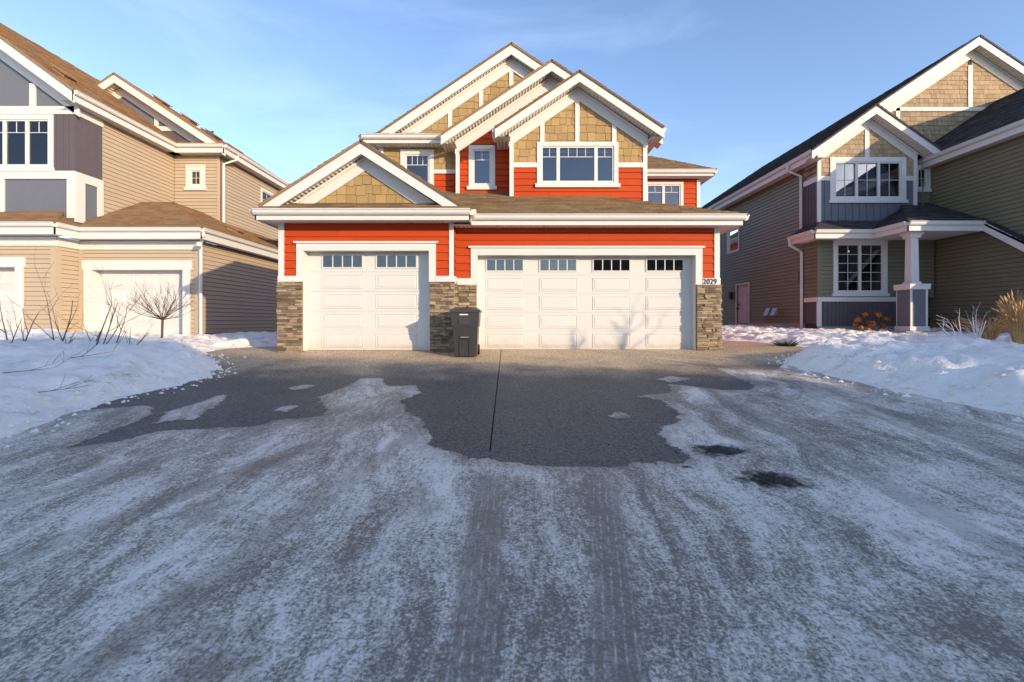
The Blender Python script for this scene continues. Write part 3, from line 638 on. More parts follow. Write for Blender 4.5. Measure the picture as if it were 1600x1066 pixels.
# G2: the red gable behind it
y2 = 13.6; f2 = front(y2)
op = window(H, f2, -1.525+.40, -.385, 3.70, 4.92, .115, (1,), 'top', 2, blind=.95)
g = wall(H, f2, gpoly(1.17, -1.48, 3.7, 3.0, 6.8, .667), [op], 'gable_wall')
laps(f2, gpoly(1.17, -1.38, 1.9, 3.4, 6.75, .667), [(-1.125, -.385, 3.66, 4.92)], .172, 'red', g, 'siding_board', single=True)
MB().box(f2, -1.49, -1.38, 3.3, 4.9, 0, .045).build('corner_board', 'white', g)
gable(H, 1.17, 3.02, 7.1, .667, 13.15, y2, 18, 'shingle_center', .30, .34, wx=(-1.51, 3.6))
MB().box(side_l(-1.48), y2, 14, 3.2, 5.0, -.1, 0).build('side_wall', 'red', H)
eave(H, (-1.80, 13.2, 5.06), (-1.80, 13.9, 5.06), (-1, 0, 0), .2, False); flat_soffit(-1.82, -1.45, 13.2, 13.95, 4.83)
# G3: the tall tan gable at the back with its skirt roof
y3 = 13.9; f3 = front(y3)
op = window(H, f3, -3.11, -2.15, 3.6, 4.905, .13, (1,), 'top', 4, sill=False)
g = wall(H, f3, [(-3.7, 2.8), (-1.4, 2.8), (-1.4, 5.1), (-3.7, 5.1)], [op], 'upper_wall')
shakes(f3, [(-3.6, 4.33), (-1.48, 4.33), (-1.48, 4.98), (-3.6, 4.98)], [(-3.11, -2.15, 3.6, 4.905)], 'shake', g, seed=8)
laps(f3, [(-3.6, 3.0), (-1.48, 3.0), (-1.48, 4.22), (-3.6, 4.22)], [(-3.11, -2.15, 3.6, 4.905)], .172, 'red', g, 'siding_board', single=True)
MB().box(f3, -2.15, -1.48, 4.22, 4.33, 0, .042).box(f3, -3.6, -3.11, 4.22, 4.33, 0, .042).build('belly_band', 'white', g)
MB().box(f3, -3.71, -3.6, 2.9, 4.98, 0, .045).build('corner_board', 'white', g)
eave(H, (-4.10, 13.5, 5.18), (-1.80, 13.5, 5.18), (0, -1, 0), .22); eave(H, (-4.10, 13.5, 5.18), (-4.10, 33, 5.18), (-1, 0, 0), .22)
flat_soffit(-4.10, -1.5, 13.5, 13.95, 4.97); flat_soffit(-4.1, -3.7, 13.95, 24, 4.97)
roof_plane(H, [(-4.15, 13.44, 5.19), (-1.5, 13.44, 5.19), (-1.5, 14.0, 5.42), (-3.9, 14.0, 5.42)], 'shingle_center')
gable(H, .07, 3.80, 7.82, .672, 13.6, y3+.02, 33, 'shingle_center', .32, .34, wx=(-3.7, 3.5), wz=5.3)
g = wall(H, front(y3+.02), gpoly(.07, -3.6, 3.6, 5.1, 7.5, .672), [], 'gable_wall')
bat = [(x-.06, x+.06, 5.2, 7.4) for x in (-1.69, -.8, .07)]
shakes(front(y3+.02), clip(gpoly(.07, -3.3, 1.2, 5.3, 7.3, .672), .667, -1, .667*1.17-5.7), bat, 'shake', g, seed=9)
for (a, b, c, d) in bat: MB().box(front(y3+.02), a, b, c, 7.3-abs((a+b)/2-.07)*.672-.1, 0, .04).build('batten', 'white', g)
MB().box(front(14.1), -3.69, 3.6, -.6, 5.0, -19, 0).build('house_body', 'red', H)
# right wing set back
f4 = front(17.0)
op = window(H, f4, 4.75, 6.13, 3.75, 4.88, .1, (1, 1), 'top', 2)
g = wall(H, f4, [(3.7, -.5), (6.7, -.5), (6.7, 5.0), (3.7, 5.0)], [op], 'upper_wall')
laps(f4, [(3.72, 2.4), (6.6, 2.4), (6.6, 4.95), (3.72, 4.95)], [(4.75, 6.13, 3.72, 4.88)], .172, 'red', g, 'siding_board', single=True)
MB().box(f4, 6.6, 6.72, -.4, 4.95, 0, .045).build('corner_board', 'white', g)
MB().box(side_r(6.7), 17.13, 33, -.5, 5.0, -.1, 0).build('side_wall', 'red', H)
eave(H, (3.9, 16.58, 5.17), (7.06, 16.58, 5.17), (0, -1, 0), .2); eave(H, (7.06, 16.58, 5.17), (7.06, 33, 5.17), (1, 0, 0), .2)
flat_soffit(3.7, 7.06, 16.58, 17.05, 4.98); flat_soffit(6.7, 7.06, 17.05, 33, 4.98)
roof_plane(H, [(3.75, 16.52, 5.18), (7.12, 16.52, 5.18), (5.4, 18.24, 6.2), (3.75, 18.24, 6.2)], 'shingle_center')
roof_plane(H, [(7.12, 16.52, 5.18), (7.12, 33, 5.18), (5.4, 33, 6.2), (5.4, 18.24, 6.2)], 'shingle_center')
# the small things on the garage right corner
MB().box(side_r(4.72), 11.3, 11.42, 1.62, 1.78, .0, .12).build('wall_light', 'white', H)

# ------------------------------------------------------------------ left neighbour
L = thing('house', (-11, 15, -.6), 'beige sided house with grey panels and tan roof, beside the narrow snowy gap', 'house')
LG = -.62
fa, fb = front(14.5), front(13.74)
def bgar(fr, x0, x1, d0, d1, y, ncol):
    w = wall(L, fr, [(x0, LG), (x1, LG), (x1, 2.4), (x0, 2.4)], [(d0-.02, d1+.02, LG-1, 1.54)], 'garage_wall')
    laps(fr, [(x0+.12, LG), (x1-.12, LG), (x1-.12, 2.12), (x0+.12, 2.12)], [(d0-.22, d1+.22, -2, 1.78)], .132, 'beige', w, 'siding_courses', .02, gap=.010)
    MB().box(fr, x0, x0+.12, LG, 2.12, 0, .03).box(fr, x1-.12, x1+.02, LG, 2.12, 0, .03).build('corner_board', 'beige', L)
    MB().box(fr, x0-.02, x1+.05, 2.12, 2.38, 0, .06).build('frieze_board', 'white', L)
    m = MB().box(fr, d0-.22, d0, LG, 1.52, 0, .05).box(fr, d1, d1+.22, LG, 1.52, 0, .05).box(fr, d0-.27, d1+.27, 1.52, 1.80, 0, .055)
    m.box(fr, d0-.04, d0, LG, 1.52, -.3, 0).box(fr, d1, d1+.04, LG, 1.52, -.3, 0).box(fr, d0, d1, 1.52, 1.56, -.3, 0).build('door_surround', 'white', L)
    garage_door(L, y+.28, d0, d1, LG, 1.52, ncol, 4, False)
bgar(fa, -12.88, -9.28, -12.5, -9.76, 14.5, 3)
bgar(fb, -17.5, -12.89, -17.0, -14.0, 13.74, 3)
rw = wall(L, side_r(-12.88), [(13.87, LG), (14.49, LG), (14.49, 2.39), (13.87, 2.39)], [], 'return_wall')
laps(side_r(-12.88), [(13.86, LG), (14.48, LG), (14.48, 2.12), (13.86, 2.12)], [], .132, 'beige', rw, 'siding_courses', .02, gap=.010)
MB().box(side_r(-12.88), 13.72, 13.88, LG, 2.12, -.005, .03).build('corner_board', 'beige', L)
MB().box(side_r(-12.88), 13.72, 14.5, 2.12, 2.38, 0, .06).build('frieze_board', 'white', L)
rw = wall(L, side_r(-9.28), [(14.63, LG), (24, LG), (24, 2.39), (14.63, 2.39)], [], 'side_wall')
laps(side_r(-9.28), [(14.62, LG+.1), (24, LG+.1), (24, 2.36), (14.62, 2.36)], [], .132, 'beige', rw, 'siding_courses', .02, gap=.010)
MB().box(side_r(-9.28), 14.48, 14.62, LG, 2.36, 0, .03).build('corner_board', 'beige', L)
eave(L, (-17.6, 13.3, 2.70), (-12.5, 13.3, 2.70), (0, -1, 0), .32); eave(L, (-12.5, 13.3, 2.70), (-12.5, 14.06, 2.70), (1, 0, 0), .32)
eave(L, (-12.5, 14.06, 2.70), (-8.94, 14.06, 2.70), (0, -1, 0), .32); eave(L, (-8.94, 14.06, 2.70), (-8.94, 23, 2.70), (1, 0, 0), .32)
flat_soffit(-17.6, -12.5, 13.3, 13.8, 2.40, L); flat_soffit(-12.9, -8.94, 14.06, 14.55, 2.40, L); flat_soffit(-9.3, -8.94, 14.5, 23, 2.40, L)
# garage roofs: hip over the right bay, skirt over the left bay
pk = .5
roof_plane(L, [(-12.5, 14.0, 2.72), (-8.88, 14.0, 2.72), (-11.7, 16.82, 4.13), (-13.5, 16.82, 4.13), (-13.5, 14.0, 2.72)][:4], 'shingle_left')
roof_plane(L, [(-8.88, 14.0, 2.72), (-8.88, 24, 2.72), (-11.0, 24, 3.78), (-11.7, 21, 4.13), (-11.7, 16.82, 4.13)], 'shingle_left')
roof_plane(L, [(-17.6, 13.24, 2.72), (-12.45, 13.24, 2.72), (-13.15, 14.3, 3.25), (-17.6, 14.3, 3.25)], 'shingle_left')
roof_plane(L, [(-12.45, 13.24, 2.72), (-12.45, 15.5, 2.72), (-13.3, 15.5, 3.15), (-13.15, 14.3, 3.25)], 'shingle_left')
# upper front block
fu = front(14.2); xs = -12.75
op = window(L, fu, -17.6, -13.35, 4.40, 6.04, .14, (1, 1, 1, 1, 1, 1), 'top', 2, sill=True, blind=.35)
g = wall(L, fu, [(-18, 2.9), (xs, 2.9), (xs, 6.4), (-18, 6.4)], [op], 'upper_wall', 'gray_panel')
MB().box(fu, -13.35, xs, 4.38, 6.05, 0, .012).build('board_and_batten', 'batten_purple', g)
for x in (-13.3, -13.1, -12.93): MB().box(fu, x-.022, x+.022, 4.38, 6.05, .012, .05).build('batten', 'batten_purple', g)
MB().box(fu, -18, xs+.02, 6.05, 6.28, 0, .05).box(fu, -18, xs+.03, 4.15, 4.385, 0, .055).box(fu, xs-.2, xs+.025, 3.0, 4.15, 0, .05).box(fu, -15.0, -14.8, 3.0, 4.15, 0, .05).build('panel_trim', 'white', g)
fs = side_r(xs)
w2 = wall(L, fs, [(14.33, 2.6), (18.39, 2.6), (18.39, 6.39), (14.33, 6.39)], [], 'side_wall')
laps(fs, [(15.15, 2.8), (18.4, 2.8), (18.4, 6.34), (15.15, 6.34)], [], .132, 'beige', w2, 'siding_courses', .02, gap=.010)
MB().box(fs, 14.2, 15.12, 4.38, 6.05, 0, .012).build('board_and_batten', 'batten_purple', w2)
for y in (14.45, 14.7, 14.95): MB().box(fs, y-.022, y+.022, 4.38, 6.05, .012, .05).build('batten', 'batten_purple', w2)
MB().box(fs, 14.18, 15.15, 6.05, 6.275, 0, .045).box(fs, 14.18, 15.15, 4.12, 4.38, 0, .045).box(fs, 14.18, 14.5, 2.9, 4.12, 0, .045).box(fs, 14.95, 15.15, 2.9, 4.12, 0, .045).build('panel_trim', 'white', w2)
MB().box(fs, 14.5, 14.95, 2.9, 4.12, 0, .01).build('gray_panel', 'gray_panel', w2)
eave(L, (-12.4, 13.75, 6.56), (-12.4, 18.0, 6.56), (1, 0, 0), .30); flat_soffit(-12.8, -12.4, 13.75, 18.4, 6.28, L)
zr = 6.58+.73*4.5
roof_plane(L, [(-12.36, 13.7, 6.58), (-12.36, 20, 6.58), (-16.86, 20, zr), (-16.86, 13.7, zr)], 'shingle_left')
fg = front(13.75)
MB().prism(fg, [(-12.38, 6.55), (-16.9, 6.55+.73*4.52), (-16.9, 6.2+.73*4.52), (-12.38, 6.2)], -.03, 0).build('rake_fascia', 'white', L)
MB().face([(-12.4, 13.78, 6.3), (-16.9, 13.78, 6.3+.73*4.5), (-16.9, 14.2, 6.3+.73*4.5), (-12.4, 14.2, 6.3)], [(0, 0), (5, 0), (5, .4), (0, .4)]).build('rake_soffit', 'soffit', L)
gw = wall(L, fu, [(-18, 6.4), (-12.74, 6.4), (-16.9, 9.4), (-18, 9.4)], [], 'gable_wall', 'gray_panel')
MB().prism(fu, [(-12.6, 6.36), (-16.9, 9.5), (-16.9, 9.14), (-12.6, 5.98)], .0, .05).build('frieze_board', 'white', gw)
MB().box(fu, -14.05, -13.88, 6.28, 6.95, 0, .045).box(fu, -15.6, -15.4, 6.28, 8.2, 0, .045).build('batten', 'white', gw)
# second gable and set-back corner
f5 = front(18.4)
op = window(L, f5, -12.28, -11.55, 4.98, 5.93, .17, (1,), 2, 2, head=.05)
g = wall(L, f5, [(-12.75, 3), (-11.0, 3), (-11.0, 6.4), (-12.75, 6.4)], [op], 'upper_wall')
laps(f5, [(-12.72, 3.2), (-11.1, 3.2), (-11.1, 6.34), (-12.72, 6.34)], [(-12.28, -11.55, 4.95, 5.93)], .132, 'beige', g, 'siding_courses', .02, gap=.010)
MB().box(f5, -11.1, -10.98, 3.0, 6.34, 0, .03).build('corner_board', 'beige', g)
fs2 = side_r(-11.0)
op = window(L, fs2, 21.4, 23.6, 4.4, 5.9, .1, (1, 1), 'top', 2)
g = wall(L, fs2, [(18.4, 2.6), (26, 2.6), (26, 6.4), (18.4, 6.4)], [op], 'side_wall')
laps(fs2, [(18.5, 2.8), (26, 2.8), (26, 6.34), (18.5, 6.34)], [(21.4, 23.6, 4.37, 5.9)], .132, 'beige', g, 'siding_courses', .02, gap=.010)
eave(L, (-12.4, 18.0, 6.56), (-10.62, 18.0, 6.56), (0, -1, 0), .30); eave(L, (-10.62, 18.0, 6.56), (-10.62, 26, 6.56), (1, 0, 0), .30)
flat_soffit(-12.8, -10.62, 18.0, 18.45, 6.28, L); flat_soffit(-11.0, -10.62, 18.4, 26, 6.28, L)
roof_plane(L, [(-13.2, 17.94, 6.58), (-10.58, 17.94, 6.58), (-10.9, 18.5, 6.82), (-13.4, 18.5, 6.82)], 'shingle_left')
gable(L, -14.75, 4.15, 9.25, .66, 18.05, 18.5, 27, 'shingle_left', .36, .36, wx=(-18.4, -11.0), wz=6.7)
g = wall(L, front(18.5), gpoly(-14.75, -18.5, -11.0, 6.4, 8.9, .66), [], 'gable_wall', 'gray_panel')
fq = front(18.5)
MB().box(fq, -16, -11.3, 6.75, 7.25, 0, .012).build('board_and_batten', 'batten_purple', g)
for i in range(12): MB().box(fq, -13.2+i*.17, -13.16+i*.17, 6.75, 7.25, .012, .035).build('batten', 'batten_purple', g)
MB().box(fq, -15.5, -11.8, 7.25, 7.42, 0, .04).box(fq, -13.55, -13.4, 7.42, 7.85, 0, .04).build('panel_trim', 'white', g)
downspout(L, [(-8.92, 14.1, 2.62), (-8.92, 14.1, 2.48), (-9.20, 14.43, 2.25), (-9.20, 14.43, -.45), (-9.05, 14.2, -.58)], .05)
downspout(L, [(-10.6, 18.9, 6.45), (-10.6, 18.9, 6.3), (-10.95, 18.55, 6.0), (-10.95, 18.55, 3.4)], .05)
MB().tube([(-9.1, 14.2, 2.30), (-9.1, 14.2, 2.18)], [.07, .09], 8).build('flood_light', 'white', L)
def roof_vent(x, y, z, ax):
    m = MB(); fr = Fr((x, y, z), ax, (0, 1, 0), Vector(ax).cross(Vector((0, 1, 0)))); fr.n = fr.n if fr.n.z > 0 else -fr.n
    m.prism(fr, [(-.2, -.2), (.2, -.2), (.2, .2), (-.2, .2)], -.02, .10).prism(fr, [(-.25, -.25), (.25, -.25), (.25, .25), (-.25, .25)], .10, .14); m.build('roof_vent', 'shingle_left', L)
for (x, y) in ((-13.45, 14.6),): roof_vent(x, y, 6.58+.73*(-12.36-x), (1, 0, -.73))
for (x, y) in ((-13.4, 18.6), (-12.6, 19.0), (-11.9, 19.4), (-11.5, 20.2)): roof_vent(x, y, 9.25-.66*(x+14.75), (1, 0, -.66))
roof_vent(-9.75, 17.2, 2.72+.5*.87, (1, 0, -.5))

# ------------------------------------------------------------------ right neighbour
N = thing('house', (13, 18, -.42), 'sage green house with brown shakes, dark roof and a white porch column', 'house')
NG = -.42; XW = 10.6; yB_ = 16.6; fn = front(yB_); nl = side_l(XW)
op1 = window(N, nl, 22.2, 23.4, 3.2, 4.35, .06, (1,), 0, 1, sill=False)
dop = (21.35, 22.45, NG, 1.62)
g = wall(N, nl, [(yB_+.13, NG), (33, NG), (33, 5.75), (yB_+.13, 5.75)], [op1, dop], 'side_wall')
laps(nl, [(17.35, -.1), (33, -.1), (33, 5.55), (17.35, 5.55)], [(22.2, 23.4, 3.2, 4.35), (21.25, 22.55, -1, 1.70)], .132, 'sage', g, 'siding_courses', .02, gap=.010)
MB().box(nl, 17.3, 33, NG, -.1, 0, .03).build('foundation', 'concrete', N)
d = MB().box(nl, 21.35, 22.45, NG, 1.62, -.08, -.04).build('side_door', 'door_pink', N)
for (a, b, c, e) in ((21.5, 21.85, .7, 1.45), (21.95, 22.3, .7, 1.45), (21.5, 21.85, -.25, .5), (21.95, 22.3, -.25, .5)):
    pb = MB(); ring_panel(pb, nl, a, b, c, e, -.039); pb.build('door_panel', 'door_pink', d)
MB().box(nl, 21.25, 21.35, NG, 1.70, -.02, .035).box(nl, 22.45, 22.55, NG, 1.70, -.02, .035).box(nl, 21.35, 22.45, 1.62, 1.70, -.02, .035).build('door_frame', 'door_pink', d)
MB().tube([nl.p(22.36, .55, -.04), nl.p(22.36, .55, .05)], .035, 8).build('door_knob', 'black', d); MB().tube([nl.p(22.36, .75, -.04), nl.p(22.36, .75, .0)], .03, 8).build('deadbolt', 'black', d)
MB().box(nl, 22.85, 23.0, 1.0, 1.35, 0, .14).build('wall_lantern', 'black', N)
MB().box(nl, 17.55, 17.8, 1.45, 1.75, .014, .09).build('meter_box', 'sage', N)
for y in (19.0, 19.5): MB().prism(nl, [(y, .2), (y+.3, .2), (y+.3, .5), (y, .5)], .0, 0, lambda u, v: .2 if v < .3 else .05).build('vent_hood', 'metal_gray', N)
MB().box(nl, 18.2, 20.2, NG, -.12, .03, .5).build('window_well', 'metal_gray', N)
MB().box(nl, 16.6, 17.3, 2.95, 5.55, 0, .012).box(nl, 16.6, 17.3, -.1, .65, 0, .012).build('board_and_batten', 'batten_purple', g)
for i in range(4):
    MB().box(nl, 16.75+i*.16, 16.78+i*.16, 3.0, 4.75, .012, .034).build('batten', 'batten_purple', g); MB().box(nl, 16.75+i*.16, 16.78+i*.16, -.1, .65, .012, .034).build('batten', 'batten_purple', g)
MB().box(nl, 16.58, 17.32, 4.78, 4.95, 0, .04).box(nl, 16.58, 17.3, .65, .80, 0, .04).build('belly_band', 'white', g)
laps(nl, [(16.6, .8), (17.32, .8), (17.32, 2.9), (16.6, 2.9)], [], .132, 'sage', g, 'siding_courses', .02, gap=.010)
shakes(nl, [(16.6, 4.95), (17.32, 4.95), (17.32, 5.5), (16.6, 5.5)], [], 'shake_brown', g, single=False)
# bay front, upper
op = window(N, fn, 11.02, 13.62, 4.06, 5.60, .16, (1, 1, 1), 2, 2, blind=.9)
g = wall(N, fn, gpoly(12.28, XW, 13.98, 2.6, 6.95, .70), [op], 'bay_wall')
shakes(fn, gpoly(12.28, XW+.1, 13.88, 4.95, 6.75, .70), [(11.02, 13.62, 4.0, 5.60), (12.21, 12.36, 5.5, 7)], 'shake_brown', g, .16, .1, .22, False)
bb = MB()
for q in minus([[(XW+.1, 3.0), (13.88, 3.0), (13.88, 4.8), (XW+.1, 4.8)]], [(11.03, 13.61, 4.02, 5.6)]): bb.prism(fn, q, 0, .008)
bb.build('board_and_batten', 'gray_panel', g)
for i in range(15): 
    x = XW+.25+i*.24; MB().box(fn, x-.015, x+.015, 3.0, 4.02 if 11.0 < x < 13.65 else 4.8, .008, .03).build('batten', 'gray_panel', g)
MB().box(fn, XW+.1, 11.02, 4.80, 4.95, 0, .04).box(fn, 13.62, 13.88, 4.80, 4.95, 0, .04).build('belly_band', 'white', g)
MB().box(fn, XW-.02, XW+.1, 3.0, 5.6, 0, .045).box(fn, 13.88, 14.0, 3.0, 5.6, 0, .045).box(fn, 12.21, 12.36, 5.60, 6.6, 0, .04).build('corner_board', 'white', g)
gable(N, 12.3, 2.16, 7.24, .70, 16.15, yB_, 19, 'shingle_dark', .32, .32, wx=(XW-.02, 14.0))
eave(N, (10.22, 16.2, 5.74), (10.22, 33, 5.74), (-1, 0, 0), .30); flat_soffit(10.22, 10.62, 16.2, 33, 5.47, N)
downspout(N, [(10.15, 17.6, 5.65), (10.15, 17.6, 5.45), (10.53, 17.42, 5.2), (10.53, 17.42, 3.2)], .05)
# bay front, lower
op = window(N, fn, 11.13, 12.98, .86, 2.82, .13, (1, 1), 5, 2, head=.06)
g = wall(N, fn, [(XW, NG), (13.98, NG), (13.98, 2.595), (XW, 2.595)], [op], 'bay_wall')
laps(fn, [(XW+.12, .8), (14.6, .8), (14.6, 2.95), (XW+.12, 2.95)], [(11.13, 12.98, .86, 2.82)], .132, 'sage', g, 'siding_courses', .02, gap=.010)
MB().box(fn, XW-.02, XW+.12, -.15, 2.95, 0, .04).build('corner_board', 'sage', g)
MB().box(fn, XW-.02, 13.6, .65, .80, 0, .045).box(fn, XW-.03, XW+.12, -.2, .65, .0, .042).build('belly_band', 'white', g)
MB().box(fn, XW+.12, 13.6, -.2, .65, 0, .012).build('board_and_batten', 'batten_purple', g)
for i in range(22): x = XW+.2+i*.14; MB().box(fn, x-.012, x+.012, -.2, .65, .012, .03).build('batten', 'batten_purple', g)
MB().box(fn, XW, 13.6, NG-.1, -.2, 0, .03).build('foundation', 'concrete', N)
# skirt and porch roofs
eave(N, (10.12, 17.4, 3.0), (10.12, 15.98, 3.0), (-1, 0, 0), .28); eave(N, (10.12, 15.98, 3.0), (12.08, 15.98, 3.0), (0, -1, 0), .28)
eave(N, (12.08, 15.98, 3.0), (12.08, 14.62, 3.0), (-1, 0, 0), .28); eave(N, (12.08, 14.62, 3.0), (14.33, 14.62, 3.0), (0, -1, 0), .28)
flat_soffit(10.12, 12.1, 15.98, 16.65, 2.76, N); flat_soffit(12.08, 14.6, 14.62, 17.0, 2.76, N); flat_soffit(10.12, 10.62, 16.6, 17.4, 2.76, N)
roof_plane(N, [(10.07, 15.92, 3.02), (12.3, 15.92, 3.02), (12.9, 16.6, 3.42), (10.75, 16.6, 3.42)], 'shingle_dark')
roof_plane(N, [(10.07, 17.4, 3.02), (10.07, 15.92, 3.02), (10.62, 16.5, 3.36), (10.62, 17.4, 3.36)], 'shingle_dark')
roof_plane(N, [(12.03, 14.56, 3.02), (14.4, 14.56, 3.02), (14.7, 17.2, 4.25), (13.9, 17.2, 4.25)], 'shingle_dark')
roof_plane(N, [(12.03, 16.6, 3.02), (12.03, 14.56, 3.02), (13.98, 16.9, 4.1), (13.98, 17.0, 4.1)], 'shingle_dark')
roof_plane(N, [(14.33, 12.2, 1.35), (15.2, 12.2, 1.35), (15.2, 15.5, 3.55), (14.33, 14.6, 2.98)], 'shingle_dark')
MB().prism(side_l(14.33), [(14.62, 3.0), (12.2, 1.32), (12.2, 1.05), (14.62, 2.72)], -.03, .0).build('rake_fascia', 'white', N)
downspout(N, [(10.05, 17.3, 2.9), (10.05, 17.3, 2.7), (10.5, 17.33, 2.45), (10.5, 17.33, -.2), (10.3, 17.0, -.38)], .05)
# porch column
cx0, cy0 = 12.51, 15.0; c = Vector((cx0, cy0, 0))
def sq(mb, w0, z0, w1, z1):
    a = [(-1, -1), (1, -1), (1, 1), (-1, 1)]; i = len(mb.v)
    mb.v += [(cx0+x*w0, cy0+y*w0, z0) for x, y in a]+[(cx0+x*w1, cy0+y*w1, z1) for x, y in a]
    for f in [(i, i+1, i+2, i+3), (i+4, i+5, i+6, i+7)]+[(i+j, i+(j+1) % 4, i+4+(j+1) % 4, i+4+j) for j in range(4)]: mb.f.append(f); mb.uv += [(0, 0)]*4
    return mb
pc = sq(MB(), .26, NG+.25, .26, .95).build('column_pedestal', 'gray_panel', N)
t = MB(); sq(t, .30, NG, .30, NG+.24); sq(t, .31, .95, .32, 1.12); sq(t, .18, 1.12, .15, 1.2)
for sx in (-1, 1):
    for sy in (-1, 1): t.box(front(cy0-.26*sy if sy > 0 else cy0+.26), cx0+sx*.235-.03, cx0+sx*.235+.03, NG+.24, .95, -.01, .012)
t.build('pedestal_trim', 'white', pc)
t = MB(); sq(t, .125, 1.2, .11, 2.55); sq(t, .15, 2.55, .18, 2.66); sq(t, .21, 2.66, .21, 2.755); t.build('column_shaft', 'white', N)
# entry recess
fe = front(17.0); g = wall(N, fe, [(13.5, NG), (14.8, NG), (14.8, 3), (13.5, 3)], [], 'entry_wall'); laps(fe, [(13.5, .0), (14.8, .0), (14.8, 2.9), (13.5, 2.9)], [], .132, 'sage', g, 'siding_courses', .02, gap=.010)
d = MB().box(fe, 13.62, 14.5, NG+.1, 2.0, 0, .05).build('entry_door', 'gray_panel', N); MB().box(fe, 13.55, 13.65, NG, 2.1, .0, .09).box(fe, 14.45, 14.55, NG, 2.1, 0, .09).box(fe, 13.55, 14.55, 2.0, 2.1, 0, .088).build('door_frame', 'white', d)
MB().box(front(14.6), 12.0, 15, NG-.1, NG+.1, -2.4, 0).build('porch_slab', 'concrete', N)
# projecting garage wing on the right
wl_ = side_l(14.7); WY0 = 12.4
g = wall(N, wl_, [(WY0+.13, NG-.2), (18.2, NG-.2), (18.2, 5.5), (WY0+.13, 5.5)], [], 'wing_wall')
laps(wl_, [(WY0, .1), (18.2, .1), (18.2, 5.4), (WY0, 5.4)], [], .132, 'sage', g, 'siding_courses', .02, gap=.010)
stone_pier(N, [(wl_, WY0, 16.8, NG-.15, .1)], 6)
MB().box(front(WY0), 14.83, 21.9, NG-.3, 5.5, -8, -.13).build('wing_body', 'sage', N)
g = wall(N, front(WY0), gpoly(18.4, 14.7, 22.1, NG-.3, 7.9, .667), [], 'wing_front'); laps(front(WY0), gpoly(18.4, 14.75, 22.0, NG, 7.8, .667), [], .132, 'sage', g, 'siding_courses', .02, gap=.010)
eave(N, (14.35, 12.0, 5.58), (14.35, 18.2, 5.58), (-1, 0, 0), .30); flat_soffit(14.35, 14.75, 12.0, 18.2, 5.3, N)
gable(N, 18.4, 4.08, 8.30, .667, 12.0, WY0, 22, 'shingle_dark', .32, .32)
# small window between bay and wing
fk = front(16.86); op = window(N, fk, 14.12, 14.68, 4.5, 5.42, .12, (1,), 2, 2)
g = wall(N, fk, [(13.99, 3), (14.69, 3), (14.69, 5.6), (13.99, 5.6)], [op], 'link_wall'); laps(fk, [(13.99, 3.2), (14.69, 3.2), (14.69, 5.5), (13.99, 5.5)], [(14.12, 14.68, 4.47, 5.42)], .132, 'sage', g, 'siding_courses', .02, gap=.010)
# big gable
g = wall(N, front(18.2), gpoly(17.35, 11.0, 23.5, 5.5, 10.15, .667), [], 'gable_wall')
bt = [(17.27, 17.43, 8.0, 11), (14.55, 14.7, 6.2, 8.0), (10, 24, 7.88, 8.02)]
shakes(front(18.2), gpoly(17.35, 11.6, 23, 6.0, 9.95, .667), bt, 'shake_brown', g, .17, .1, .26, False)
for (a, b, c_, e) in bt: MB().box(front(18.2), max(a, 13.6), min(b, 21), c_, min(e, 9.6), 0, .045).build('gable_trim', 'white', g)
gable(N, 17.35, 7.12, 10.52, .667, 17.8, 18.2, 33, 'shingle_dark', .36, .36, wx=(11, 23.5), wz=6)

# ------------------------------------------------------------------ houses across the street (behind the camera) that shade the drive
u_s, t_s = Vector((saz, -caz, 0)), Vector((caz, saz, 0))
def across(A, t0, t1, ridge0, ridge1, zr, ze, label, m, rm):
    base = u_s*(A+5)+t_s*((t0+t1)/2); E = thing('house', (base.x, base.y, -1.9), label, 'house')
    P = lambda a, t, z: u_s*a+t_s*t+Vector((0, 0, z))
    fr = Fr(P(A-4.5, 0, 0), t_s, (0, 0, 1), -u_s)
    ops = []
    for k in range(3):
        w0 = t0+1.2+k*(t1-t0-2.4)/3
        for zz in (-.8, 1.9):
            if zz+1.5 < ze-.2: ops.append(window(E, fr, w0, w0+1.8, zz, zz+1.5, .1, (1, 1), 'top', 2))
    w = wall(E, fr, [(t0, -2), (t1, -2), (t1, ze), (t0, ze)], ops, 'wall', m)
    MB().box(fr, t0, t1, -2, ze, -9, -.5).build('house_body', m, E)
    e0, e1 = t0-.4, t1+.4
    roof_plane(E, [P(A-4.9, e0, ze), P(A-4.9, e1, ze), P(A, ridge1, zr), P(A, ridge0, zr)], rm, .3)
    roof_plane(E, [P(A+4.9, e0, ze), P(A+4.9, e1, ze), P(A, ridge1, zr), P(A, ridge0, zr)], rm, .3)
    roof_plane(E, [P(A-4.9, e1, ze), P(A+4.9, e1, ze), P(A, ridge1, zr)], rm, .3); roof_plane(E, [P(A-4.9, e0, ze), P(A+4.9, e0, ze), P(A, ridge0, zr)], rm, .3)
across(30, -15.5, 8.0, -11, 1.3, 8.75, 5.0, 'beige two-storey house with tan hipped roof across the street', 'beige', 'shingle_left')
across(30, 8.9, 24, 9.3, 21, 6.3, 3.4, 'grey house with dark hipped roof across the street', 'gray_panel', 'shingle_dark')

